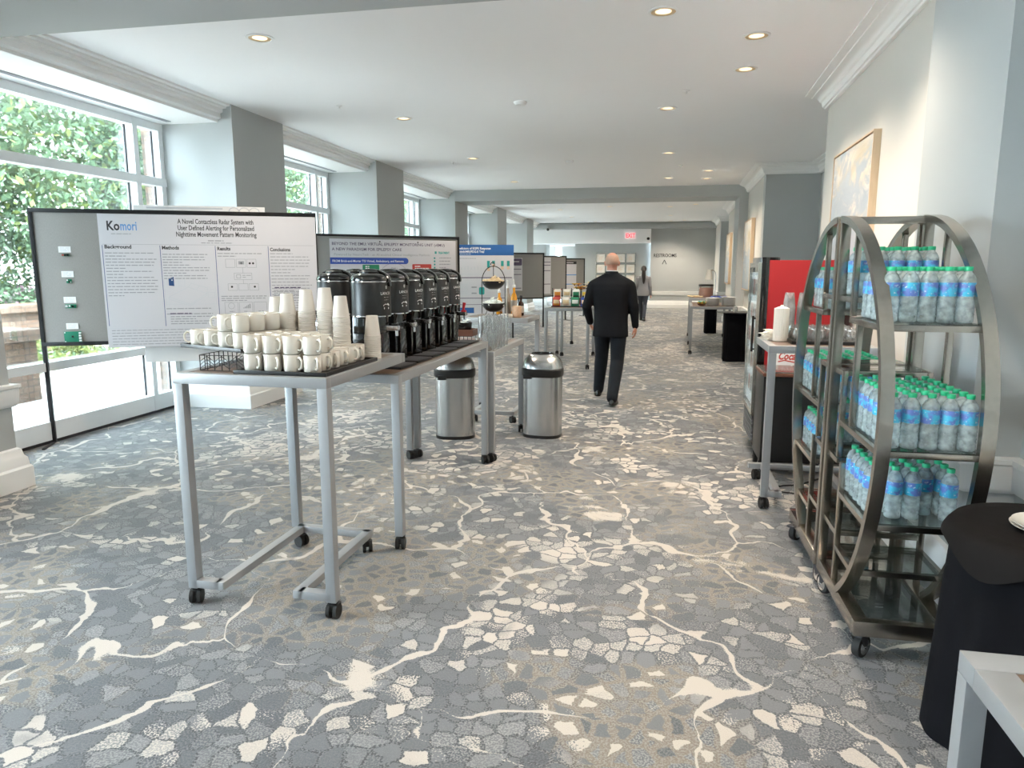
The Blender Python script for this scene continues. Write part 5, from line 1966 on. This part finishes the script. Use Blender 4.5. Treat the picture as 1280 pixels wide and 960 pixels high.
for i, (x, y, n) in enumerate(((.945, 5.37, 16), (1.045, 5.39, 16))):
    for q in range(n):
        lab = ('topmost ' if q == n - 1 else '') + 'translucent plastic cup, %s stack behind the goblets' % ('aisle-side' if i == 0 else 'wall-side')
        p = (x, y, 1.10 + q * .0145)
        if k == 0:
            PC.location = p
            PC['label'], PC['group'] = lab, 'nested plastic cups, aisle-side stack'
        else:
            dup(PC, p, None, lab, 'nested plastic cups, %s stack' % ('aisle-side' if i == 0 else 'wall-side'))
        k += 1
b = MB('napkin')
pts = []
n = 48
ring0 = [((.047 + .003 * (j % 2)) * math.cos(2 * PI * j / n), (.047 + .003 * (j % 2)) * math.sin(2 * PI * j / n)) for j in range(n)]
b.prism(ring0, 0, .225)
b.lathe([(.044, .225), (.03, .232), (.012, .236), (.008, .245)], 16)
tag(b.build('sleeved_cup_stack', None, (.865, 5.17, 1.10)), 'ribbed white cylinder of wrapped lids beside the napkins', 'lid stack')
b = MB('napkin')
rg = random.Random(12)
for k in range(16):
    b.at(rg.uniform(-.008, .008), rg.uniform(-.01, .01), 0, rg.uniform(-.4, .4))
    s = 1 - max(0, k - 9) * .07
    b.box(-.045 * s, .045 * s, -.06 * s, .06 * s, k * .0045, k * .0045 + .004, .001)
b.at()
tag(b.build('napkin_pile', None, (.81, 5.24, 1.10), .2), 'heaped cream napkins at the aisle corner of the goblet table', 'napkins')

# ------------------------------------------------------------------ draped tables, plates and far tables
def draped(label, c, r, H, seed, topper=True, flare=.03, tag_extra=None):
    t = thing('draped_table', label, 'draped table', (c[0], c[1], 0))
    rg = random.Random(seed)
    ph = [rg.uniform(0, 6) for _ in range(3)]
    n, m = 96, 18
    b = MB('cloth')
    rings = []
    for i in range(m + 1):
        u = i / m
        ring = []
        for j in range(n):
            a = 2 * PI * j / n
            fold = (math.sin(9 * a + ph[0]) * .5 + math.sin(14 * a + ph[1] + u) * .3 + math.sin(5 * a + ph[2]) * .4)
            rr = r - .008 + flare * u + .022 * fold * u ** .7
            ring.append(b.v((rr * math.cos(a), rr * math.sin(a), max(.004, H - .012 - u * (H - .016)))))
        rings.append(ring)
    for p_, q_ in zip(rings, rings[1:]):
        for j in range(n):
            b.f((p_[j], q_[j], q_[(j + 1) % n], p_[(j + 1) % n]))
    b.f(rings[0])
    b.build('skirt', t, ang=80)
    b = MB('topper')
    rings = [[b.v((.012 * math.cos(2 * PI * j / n), .012 * math.sin(2 * PI * j / n), H)) for j in range(n)]]
    for i in range(10):
        u = i / 9
        ring = []
        for j in range(n):
            a = 2 * PI * j / n
            drop = (.045 + .075 * (0.5 + .5 * math.sin(4 * a + ph[0])) ** 1.5) if topper else .03
            if u < .45:
                rr, zz = r * .3 + (r * .70) * (u / .45), H
            else:
                k = (u - .45) / .55
                rr, zz = r + .004 + .022 * math.sin(PI / 2 * k), H - .004 - drop * k
            ring.append(b.v((rr * math.cos(a), rr * math.sin(a), zz)))
        rings.append(ring)
    for p_, q_ in zip(rings, rings[1:]):
        for j in range(n):
            b.f((p_[j], q_[j], q_[(j + 1) % n], p_[(j + 1) % n]))
    b.f(rings[0])
    b.build('top_cloth', t, ang=80)
    return t
draped('round table under black cloth with plates, in front of the bottle cart', (1.285, 2.47), .285, .765, 2)
b = MB('ceramic')
b.lathe([(.055, 0), (.075, .004), (.112, .016), (.114, .019), (.108, .0175), (.072, .008), (.004, .007)], 40, cap1=False)
PL = tag(b.build('plate', None, (1.27, 2.46, .765)), 'white plate, lower of the two on the black-draped round table', 'plate', 'plates on the draped table')
dup(PL, (1.273, 2.455, .7745), label='white plate holding a crumpled napkin, upper of the two on the draped table')
b = MB('napkin')
rg = random.Random(21)
rings = []
for q, z in ((.050, .008), (.062, .014), (.055, .022), (.035, .030), (.010, .027)):
    rings.append([b.v(((q + rg.uniform(-.010, .010)) * math.cos(2 * PI * j / 22), (q + rg.uniform(-.010, .010)) * math.sin(2 * PI * j / 22), z + rg.uniform(-.004, .004))) for j in range(22)])
for p_, q_ in zip(rings, rings[1:]):
    for j in range(22):
        b.f((p_[j], p_[(j + 1) % 22], q_[(j + 1) % 22], q_[j]))
b.f(rings[0][::-1])
b.f(rings[-1])
tag(b.build('crumpled_napkin', None, (1.285, 2.455, .776)), 'crumpled cream napkin on the upper plate', 'napkin')

def boxdrape(label, x0, x1, y0, y1, H, seed, over=.12):
    t = thing('draped_stand', label, 'draped stand', ((x0 + x1) / 2, (y0 + y1) / 2, 0))
    hx, hy = (x1 - x0) / 2, (y1 - y0) / 2
    rg = random.Random(seed)
    ph = rg.uniform(0, 6)
    n, m = 80, 12
    b = MB('cloth')
    rings = []
    for i in range(m + 1):
        u = i / m
        ring = []
        for j in range(n):
            a = 2 * PI * j / n
            ca, sa = math.cos(a), math.sin(a)
            k = 1 + .05 * u * math.sin(11 * a + ph) + .03 * u * math.sin(6 * a)
            ring.append(b.v((math.copysign(abs(ca) ** .35, ca) * hx * k, math.copysign(abs(sa) ** .35, sa) * hy * k, max(.004, H - .02 - u * (H - .02)))))
        rings.append(ring)
    for p_, q_ in zip(rings, rings[1:]):
        for j in range(n):
            b.f((p_[j], q_[j], q_[(j + 1) % n], p_[(j + 1) % n]))
    b.f(rings[0])
    b.build('skirt', t, ang=80)
    b = MB('blackpl')
    b.loft([(0, 0, H - .02, hx, hy), (0, 0, H - .006, hx + over, hy + over * .6), (0, 0, H, hx + over, hy + over * .6)], 40, 3)
    b.build('top', t)
    return t
boxdrape('black-draped stand past the red cooler, with a white cup on top', 1.20, 1.56, 12.6, 13.0, .845, 4, .13)
boxdrape('black-draped stand far back beside the candy jar table', 1.24, 1.52, 18.0, 18.5, .84, 5, .03)
b = MB('cup')
b.lathe([(.028, 0), (.036, .07), (.038, .074), (.034, .07), (.004, .008)], 18, cap1=False)
tag(b.build('paper_cup', None, (1.36, 12.72, .845)), 'single white cup on the black-draped stand past the cooler', 'paper cup')
b = MB('white')
b.lathe([(.07, 0), (.125, .010), (.130, .014), (.12, .0125), (.004, .005)], 28, cap1=False)
PL2 = tag(b.build('plate'), '', 'plate')
k = 0
for i, (x, y, n) in enumerate(((1.08, 13.95, 17), (1.37, 13.95, 19))):
    for q in range(n):
        lab = ('topmost ' if q == n - 1 else '') + 'white plate in the %s plate stack on the far table' % ('aisle-side' if i == 0 else 'wall-side')
        p = (x, y, .89 + q * .0085)
        if k == 0:
            PL2.location = p
            PL2['label'], PL2['group'] = lab, 'plates in the aisle-side stack'
        else:
            dup(PL2, p, None, lab, 'plates in the %s stack' % ('aisle-side' if i == 0 else 'wall-side'))
        k += 1
T = thing('fruit_bowl', 'small dark bowl with green and yellow garnish on the far table', 'bowl', (.88, 13.85, .89))
b = MB('redwood')
b.lathe([(.04, 0), (.07, .02), (.085, .045), (.08, .045), (.004, .012)], 20, cap1=False)
b.build('bowl', T)
for nm, mt, sd in (('green_garnish', 'leaf2', 1), ('yellow_garnish', 'yellow', 2), ('blue_garnish', 'inkteal', 3)):
    b = MB(mt)
    rg = random.Random(sd)
    for q in range(14):
        b.ball((rg.uniform(-.06, .06), rg.uniform(-.06, .06), .045 + rg.uniform(0, .04)), (.022, .016, .012), 8, 5)
    b.build(nm, T)
T = thing('candy_jar', 'large clear jar of mixed candy with a black lid', 'jar', (1.10, 16.1, .97))
b = MB('candy')
b.lathe([(.13, .005), (.15, .02), (.15, .19), (.13, .20)], 24)
b.build('candy_fill', T)
b = MB('glass')
b.lathe([(.14, 0), (.158, .01), (.158, .215), (.145, .235)], 24)
b.build('glass_jar', T)
b = MB('blackpl')
b.lathe([(.158, .232), (.160, .236), (.160, .268), (.150, .272)], 24)
b.build('lid', T)
b = MB('popcorn')
rg = random.Random(30)
for q in range(26):
    b.at(rg.uniform(-.14, .14), rg.uniform(-.10, .10), .006 + .004 * (q % 6), rg.uniform(0, 6), rg.uniform(-.4, .4))
    b.box(-.03, .03, -.02, .02, -.004, .008, .002)
b.at()
o = tag(b.build('wrapped_snacks', None, (.86, 15.9, .97)), 'loose tan wrapped snacks beside the candy jar', 'snacks')
o['kind'] = 'stuff'
b = MB('inkblue')
rg = random.Random(31)
for q in range(20):
    b.use(('inkblue', 'mint', 'inkpurple')[q % 3]).at(rg.uniform(-.15, .15), rg.uniform(-.07, .07), .006 + .006 * (q % 4), rg.uniform(0, 6), rg.uniform(-.4, .4))
    b.box(-.035, .035, -.02, .02, -.004, .008, .002)
b.at()
o = tag(b.build('wrapped_snacks', None, (1.33, 15.65, .97)), 'loose blue and white wrapped snacks in front of the candy jar', 'snacks')
o['kind'] = 'stuff'
T = thing('desk_lamp', 'pale desk lamp with a cone shade behind the candy jar', 'lamp', (1.36, 16.95, .97))
b = MB('chrome')
b.lathe([(.08, 0), (.08, .012), (.03, .02)], 20)
b.tube([(0, 0, .015), (0, 0, .45), (-.01, 0, .52), (-.05, 0, .57), (-.11, 0, .58)], .012, 10)
b.build('stem', T)
b = MB('linen')
b.lathe([(.045, .59), (.095, .36), (.09, .36), (.04, .59)], 24, c=(-.15, 0, 0), cap0=False, cap1=False)
b.lathe([(.045, .59), (.004, .592)], 24, c=(-.15, 0, 0), cap0=False)
b.build('lamp_shade', T)

# ------------------------------------------------------------------ people
def fuse(o, vox, it=6, fac=.5):
    r = o.modifiers.new('fuse', 'REMESH')
    r.mode = 'VOXEL'
    r.voxel_size = vox
    r.use_smooth_shade = True
    sm = o.modifiers.new('smooth', 'SMOOTH')
    sm.iterations = it
    sm.factor = fac
    return o

def limb(b, pts, radii, seg=14):
    """tapering limb with round joints"""
    P = [Vector(p) for p in pts]
    fine, rr = [], []
    for i in range(len(P) - 1):
        for k in range(6):
            u = k / 6
            fine.append(P[i].lerp(P[i + 1], u))
            e = u * u * (3 - 2 * u)
            rr.append(radii[i] * (1 - e) + radii[i + 1] * e)
    fine.append(P[-1])
    rr.append(radii[-1])
    b.tube(fine, rr, seg)
    for p, r in zip(P, radii):
        b.ball(p, r * .985, 12, 8)

def hand(b, wrist, d, palm_n, side, s=1.0, curl=.5):
    """relaxed hand hanging along d from the wrist; palm_n is where the palm faces; the thumb leaves the side of the palm"""
    d = Vector(d).normalized()
    n = (Vector(palm_n) - d * Vector(palm_n).dot(d)).normalized()
    w = d.cross(n) * side            # towards the thumb
    W = Vector(wrist)
    c0, c1 = W + d * .012 * s, W + d * .088 * s
    for k in (-1.5, -.5, .5, 1.5):
        b.tube([c0 + w * k * .013 * s, W + d * .05 * s + w * k * .018 * s, c1 + w * k * .0195 * s], [.014 * s, .0145 * s, .0125 * s], 8)
    for k, L in ((-1.5, .060), (-.5, .074), (.5, .080), (1.5, .071)):
        p0 = c1 + w * k * .0200 * s
        p1 = p0 + (d * math.cos(curl * .5) + n * math.sin(curl * .5)) * L * .45 * s
        p2 = p1 + (d * math.cos(curl * 1.3) + n * math.sin(curl * 1.3)) * L * .32 * s
        p3 = p2 + (d * math.cos(curl * 1.9) + n * math.sin(curl * 1.9)) * L * .26 * s
        b.tube([p0 - d * .012 * s, p0, p1, p2, p3], [.0095 * s, .0095 * s, .0088 * s, .0078 * s, .0058 * s], 8)
    t0 = W + d * .030 * s + w * .024 * s
    t1 = t0 + (w * .75 + d * .6 + n * .25).normalized() * .036 * s
    t2 = t1 + (w * .15 + d * .95 + n * .3).normalized() * .032 * s
    t3 = t2 + (d * .95 + n * .4).normalized() * .022 * s
    b.tube([t0 - w * .01 * s, t0, t1, t2, t3], [.014 * s, .014 * s, .0115 * s, .0100 * s, .0072 * s], 8)

def head(b, c, s=1.0, bald=True):
    """head looking towards +y, c at mid height of the head"""
    x, y, z = c
    b.ball((x, y - .012 * s, z + .022 * s), (.078 * s, .097 * s, .098 * s), 20, 14)       # skull
    b.ball((x, y + .022 * s, z - .045 * s), (.060 * s, .072 * s, .078 * s), 16, 12)       # face and jaw
    b.ball((x, y + .060 * s, z - .098 * s), (.030 * s, .026 * s, .022 * s), 12, 8)        # chin
    b.tube([(x, y + .086 * s, z + .02 * s), (x, y + .104 * s, z - .022 * s), (x, y + .092 * s, z - .036 * s)], [.009 * s, .015 * s, .012 * s], 8)   # nose
    b.tube([(x - .024 * s, y + .088 * s, z - .066 * s), (x, y + .094 * s, z - .066 * s), (x + .024 * s, y + .088 * s, z - .066 * s)], [.006 * s, .009 * s, .006 * s], 8)   # lips
    for k in (-1, 1):
        b.ball((x + k * .030 * s, y + .080 * s, z + .006 * s), (.014 * s, .010 * s, .009 * s), 10, 6)     # eyelids
        b.tube([(x + k * .012 * s, y + .089 * s, z + .026 * s), (x + k * .045 * s, y + .078 * s, z + .028 * s)], .007 * s, 8)   # brow
        b.ball((x + k * .080 * s, y - .006 * s, z - .010 * s), (.011 * s, .020 * s, .033 * s), 12, 8)     # ear
        b.ball((x + k * .087 * s, y - .012 * s, z + .006 * s), (.008 * s, .014 * s, .016 * s), 10, 6)

def shoe(parent, heel, ang, pitch, L=.29):
    """heel at the given point, toe towards +y turned by ang, pitched up (+) or heel lifted (-)"""
    b = MB('shoe')
    b.X = Matrix.Translation(heel) @ Matrix.Rotation(ang, 4, 'Z') @ Matrix.Rotation(pitch, 4, 'X')
    b.loft([(0, L * .42, 0, .046, L * .5), (0, L * .42, .022, .050, L * .515), (0, L * .42, .028, .047, L * .505)], 24, 2.4)
    b.loft([(0, L * .40, .026, .046, L * .49), (0, L * .38, .050, .045, L * .46), (0, L * .27, .075, .040, L * .32), (0, L * .16, .100, .037, L * .19)], 24, 2.2)
    return b.build('shoe', parent, ang=50)

def walking_man():
    b = MB('skin')
    zc = 1.655
    head(b, (0, .01, zc), 1.0)
    b.tube([(0, -.015, 1.42), (0, -.012, 1.52), (0, 0, 1.60)], [.070, .060, .058], 16)
    b.loft([(0, 0, .80, .15, .10), (0, 0, .95, .155, .10), (0, 0, 1.15, .15, .095), (0, 0, 1.32, .18, .10), (0, -.01, 1.43, .13, .075), (0, -.012, 1.47, .06, .05)], 24)
    sh = {1: (.185, -.01, 1.38), -1: (-.185, -.01, 1.38)}
    el = {1: (.275, -.035, 1.14), -1: (-.292, -.03, 1.135)}
    wr = {1: (.288, .055, .915), -1: (-.262, .17, .945)}
    for s in (1, -1):
        limb(b, [sh[s], el[s], wr[s]], [.046, .038, .027], 12)
        d = Vector(wr[s]) - Vector(el[s])
        hand(b, wr[s], d + Vector((0, -.05, -.02)) if s > 0 else d, (-s, .2, 0), -1 if s > 0 else 1, 1.0, .55)
    hip = {1: (.092, 0, .88), -1: (-.092, 0, .88)}
    kn = {1: (.088, -.045, .485), -1: (-.115, .175, .495)}
    an = {1: (.055, -.345, .115), -1: (-.155, .335, .100)}
    for s in (1, -1):
        limb(b, [hip[s], kn[s], an[s]], [.075, .052, .036], 12)
        a_ = Vector(an[s])
        b.tube([a_, a_ + Vector((0, .10, -.055))], [.035, .028], 10)
    body = b.build('person')
    fuse(body, .0062, 3, .4)
    tag(body, 'person in a dark suit walking away down the corridor, hair cropped short', 'person')
    body.location = (-.500, 8.56, 0)
    # clothing
    b = MB('suit')
    b.loft([(.0, 0, .785, .212, .145), (.0, 0, .86, .208, .148), (.0, 0, .98, .202, .145), (.0, -.005, 1.12, .203, .138), (0, -.01, 1.26, .220, .138), (0, -.012, 1.34, .240, .132), (0, -.012, 1.41, .258, .116),
            (0, -.010, 1.455, .232, .096), (0, -.009, 1.49, .165, .082), (0, -.008, 1.522, .102, .074), (0, -.006, 1.54, .075, .068)], 40, 2.2)
    for s in (1, -1):
        w = Vector(wr[s])
        limb(b, [(s * .212, -.012, 1.385), (el[s][0] - s * .004, el[s][1] - .004, el[s][2]), w], [.072, .058, .043], 16)
    j = b.build('jacket', body)
    fuse(j, .0095, 4, .5)
    b = MB('suit')
    b.tube([(.066 * math.cos(a), .066 * math.sin(a) - .010, 1.535 - .018 * math.sin(a) * (1 if math.sin(a) > 0 else .2)) for a in [2 * PI * k / 28 for k in range(28)]], .014, 8, closed=True, flat=1.5)
    b.build('jacket_collar', body)
    b = MB('shirt')
    b.lathe([(.062, 1.53), (.0635, 1.562), (.061, 1.568), (.058, 1.53)], 28, c=(0, -.010, 0), cap0=False, cap1=False)
    b.build('shirt_collar', body)
    b = MB('shirt')
    for s in (1, -1):
        w, e = Vector(wr[s]), Vector(el[s])
        d = (w - e).normalized()
        b.tube([w - d * .01, w + d * .012], [.036, .036], 14)
    b.build('shirt_cuffs', body)
    b = MB('trouser')
    b.loft([(0, 0, .80, .182, .125), (0, 0, .90, .185, .128), (0, 0, .98, .178, .122)], 32, 2.3)
    for s in (1, -1):
        k, a_ = Vector(kn[s]), Vector(an[s])
        limb(b, [(s * .094, 0, .84), k + Vector((0, 0, .0)), a_ + Vector((0, -.012, -.015))], [.100, .082, .066], 18)
    t = b.build('trousers', body)
    fuse(t, .0095, 3, .5)
    b = MB('greyhair')
    # close-cropped fringe round the back and sides
    n = 22
    rings = []
    for i in range(9):
        v = i / 8
        el_ = -.42 + v * 1.15
        ring = []
        for jj in range(n):
            a = math.radians(-192 + 204 * jj / (n - 1))
            r = 1.025
            ring.append(b.v((.079 * r * math.cos(el_) * math.cos(a), -.002 + .098 * r * math.cos(el_) * math.sin(a), zc + .022 + .099 * r * math.sin(el_))))
        rings.append(ring)
    for p_, q_ in zip(rings, rings[1:]):
        for jj in range(n - 1):
            b.f((p_[jj], p_[jj + 1], q_[jj + 1], q_[jj]))
    hobj = b.build('hair', body)
    so = hobj.modifiers.new('thickness', 'SOLIDIFY')
    so.thickness = .004
    shoe(body, (.055, -.405, .026), -.12, -.10)
    shoe(body, (-.157, .275, .004), .10, .06)
    for ch in body.children:
        if ch.name.startswith('shoe'):
            ch['label'] = 'black leather shoe'

def walking_woman():
    k = .945
    b = MB('skin')
    zc = 1.535
    head(b, (0, .01, zc), .93)
    b.tube([(0, -.012, 1.32), (0, -.01, 1.40), (0, 0, 1.47)], [.055, .047, .046], 14)
    b.loft([(0, 0, .80, .15, .10), (0, 0, .90, .145, .095), (0, 0, 1.08, .118, .085), (0, 0, 1.22, .14, .09), (0, -.01, 1.32, .10, .065), (0, -.01, 1.36, .05, .042)], 24)
    wr = {1: (.232, .03, .80), -1: (-.225, .08, .82)}
    el = {1: (.205, -.04, 1.04), -1: (-.205, -.02, 1.04)}
    for s in (1, -1):
        limb(b, [(s * .155, -.01, 1.30), el[s], wr[s]], [.043, .034, .023], 12)
        hand(b, wr[s], Vector(wr[s]) - Vector(el[s]), (-s, .2, 0), -1 if s > 0 else 1, .9, .55)
    an = {1: (.045, -.22, .11), -1: (-.035, .22, .10)}
    kn = {1: (.062, -.02, .47), -1: (-.062, .13, .47)}
    for s in (1, -1):
        limb(b, [(s * .078, 0, .84), kn[s], an[s]], [.075, .05, .033], 12)
        b.tube([an[s], Vector(an[s]) + Vector((0, .09, -.06))], [.03, .024], 10)
    body = b.build('person')
    fuse(body, .008, 3, .4)
    tag(body, 'person in a grey blazer with a long dark ponytail walking toward the restroom sign', 'person')
    body.location = (-.335, 21.9, 0)
    b = MB('blazer')
    b.loft([(0, 0, .76, .188, .125), (0, 0, .88, .178, .122), (0, 0, 1.04, .150, .108), (0, 0, 1.18, .165, .112), (0, -.01, 1.28, .182, .108), (0, -.01, 1.335, .155, .085), (0, -.01, 1.375, .075, .06)], 32, 2.2)
    for s in (1, -1):
        limb(b, [(s * .170, -.01, 1.285), el[s], wr[s]], [.060, .050, .037], 14)
    fuse(b.build('blazer', body), .011, 4, .5)
    b = MB('jeans')
    b.loft([(0, 0, .78, .165, .115), (0, 0, .92, .155, .11)], 28, 2.2)
    for s in (1, -1):
        limb(b, [(s * .082, 0, .82), kn[s], Vector(an[s]) + Vector((0, -.01, -.02))], [.090, .062, .047], 16)
    fuse(b.build('trousers', body), .011, 3, .5)
    b = MB('darkhair')
    b.ball((0, -.012, zc + .028), (.086, .098, .096), 20, 12)
    b.tube([(0, -.095, zc + .03), (0, -.13, zc - .02), (.005, -.140, zc - .14), (.012, -.135, zc - .26), (.01, -.130, zc - .36), (.012, -.128, zc - .42)], [.030, .052, .062, .056, .036, .008], 14)
    fuse(b.build('hair', body), .009, 3, .5)
    shoe(body, (.045, -.285, .030), -.05, -.13, .25)
    shoe(body, (-.035, .165, .004), .05, .06, .25)
walking_man()
walking_woman()
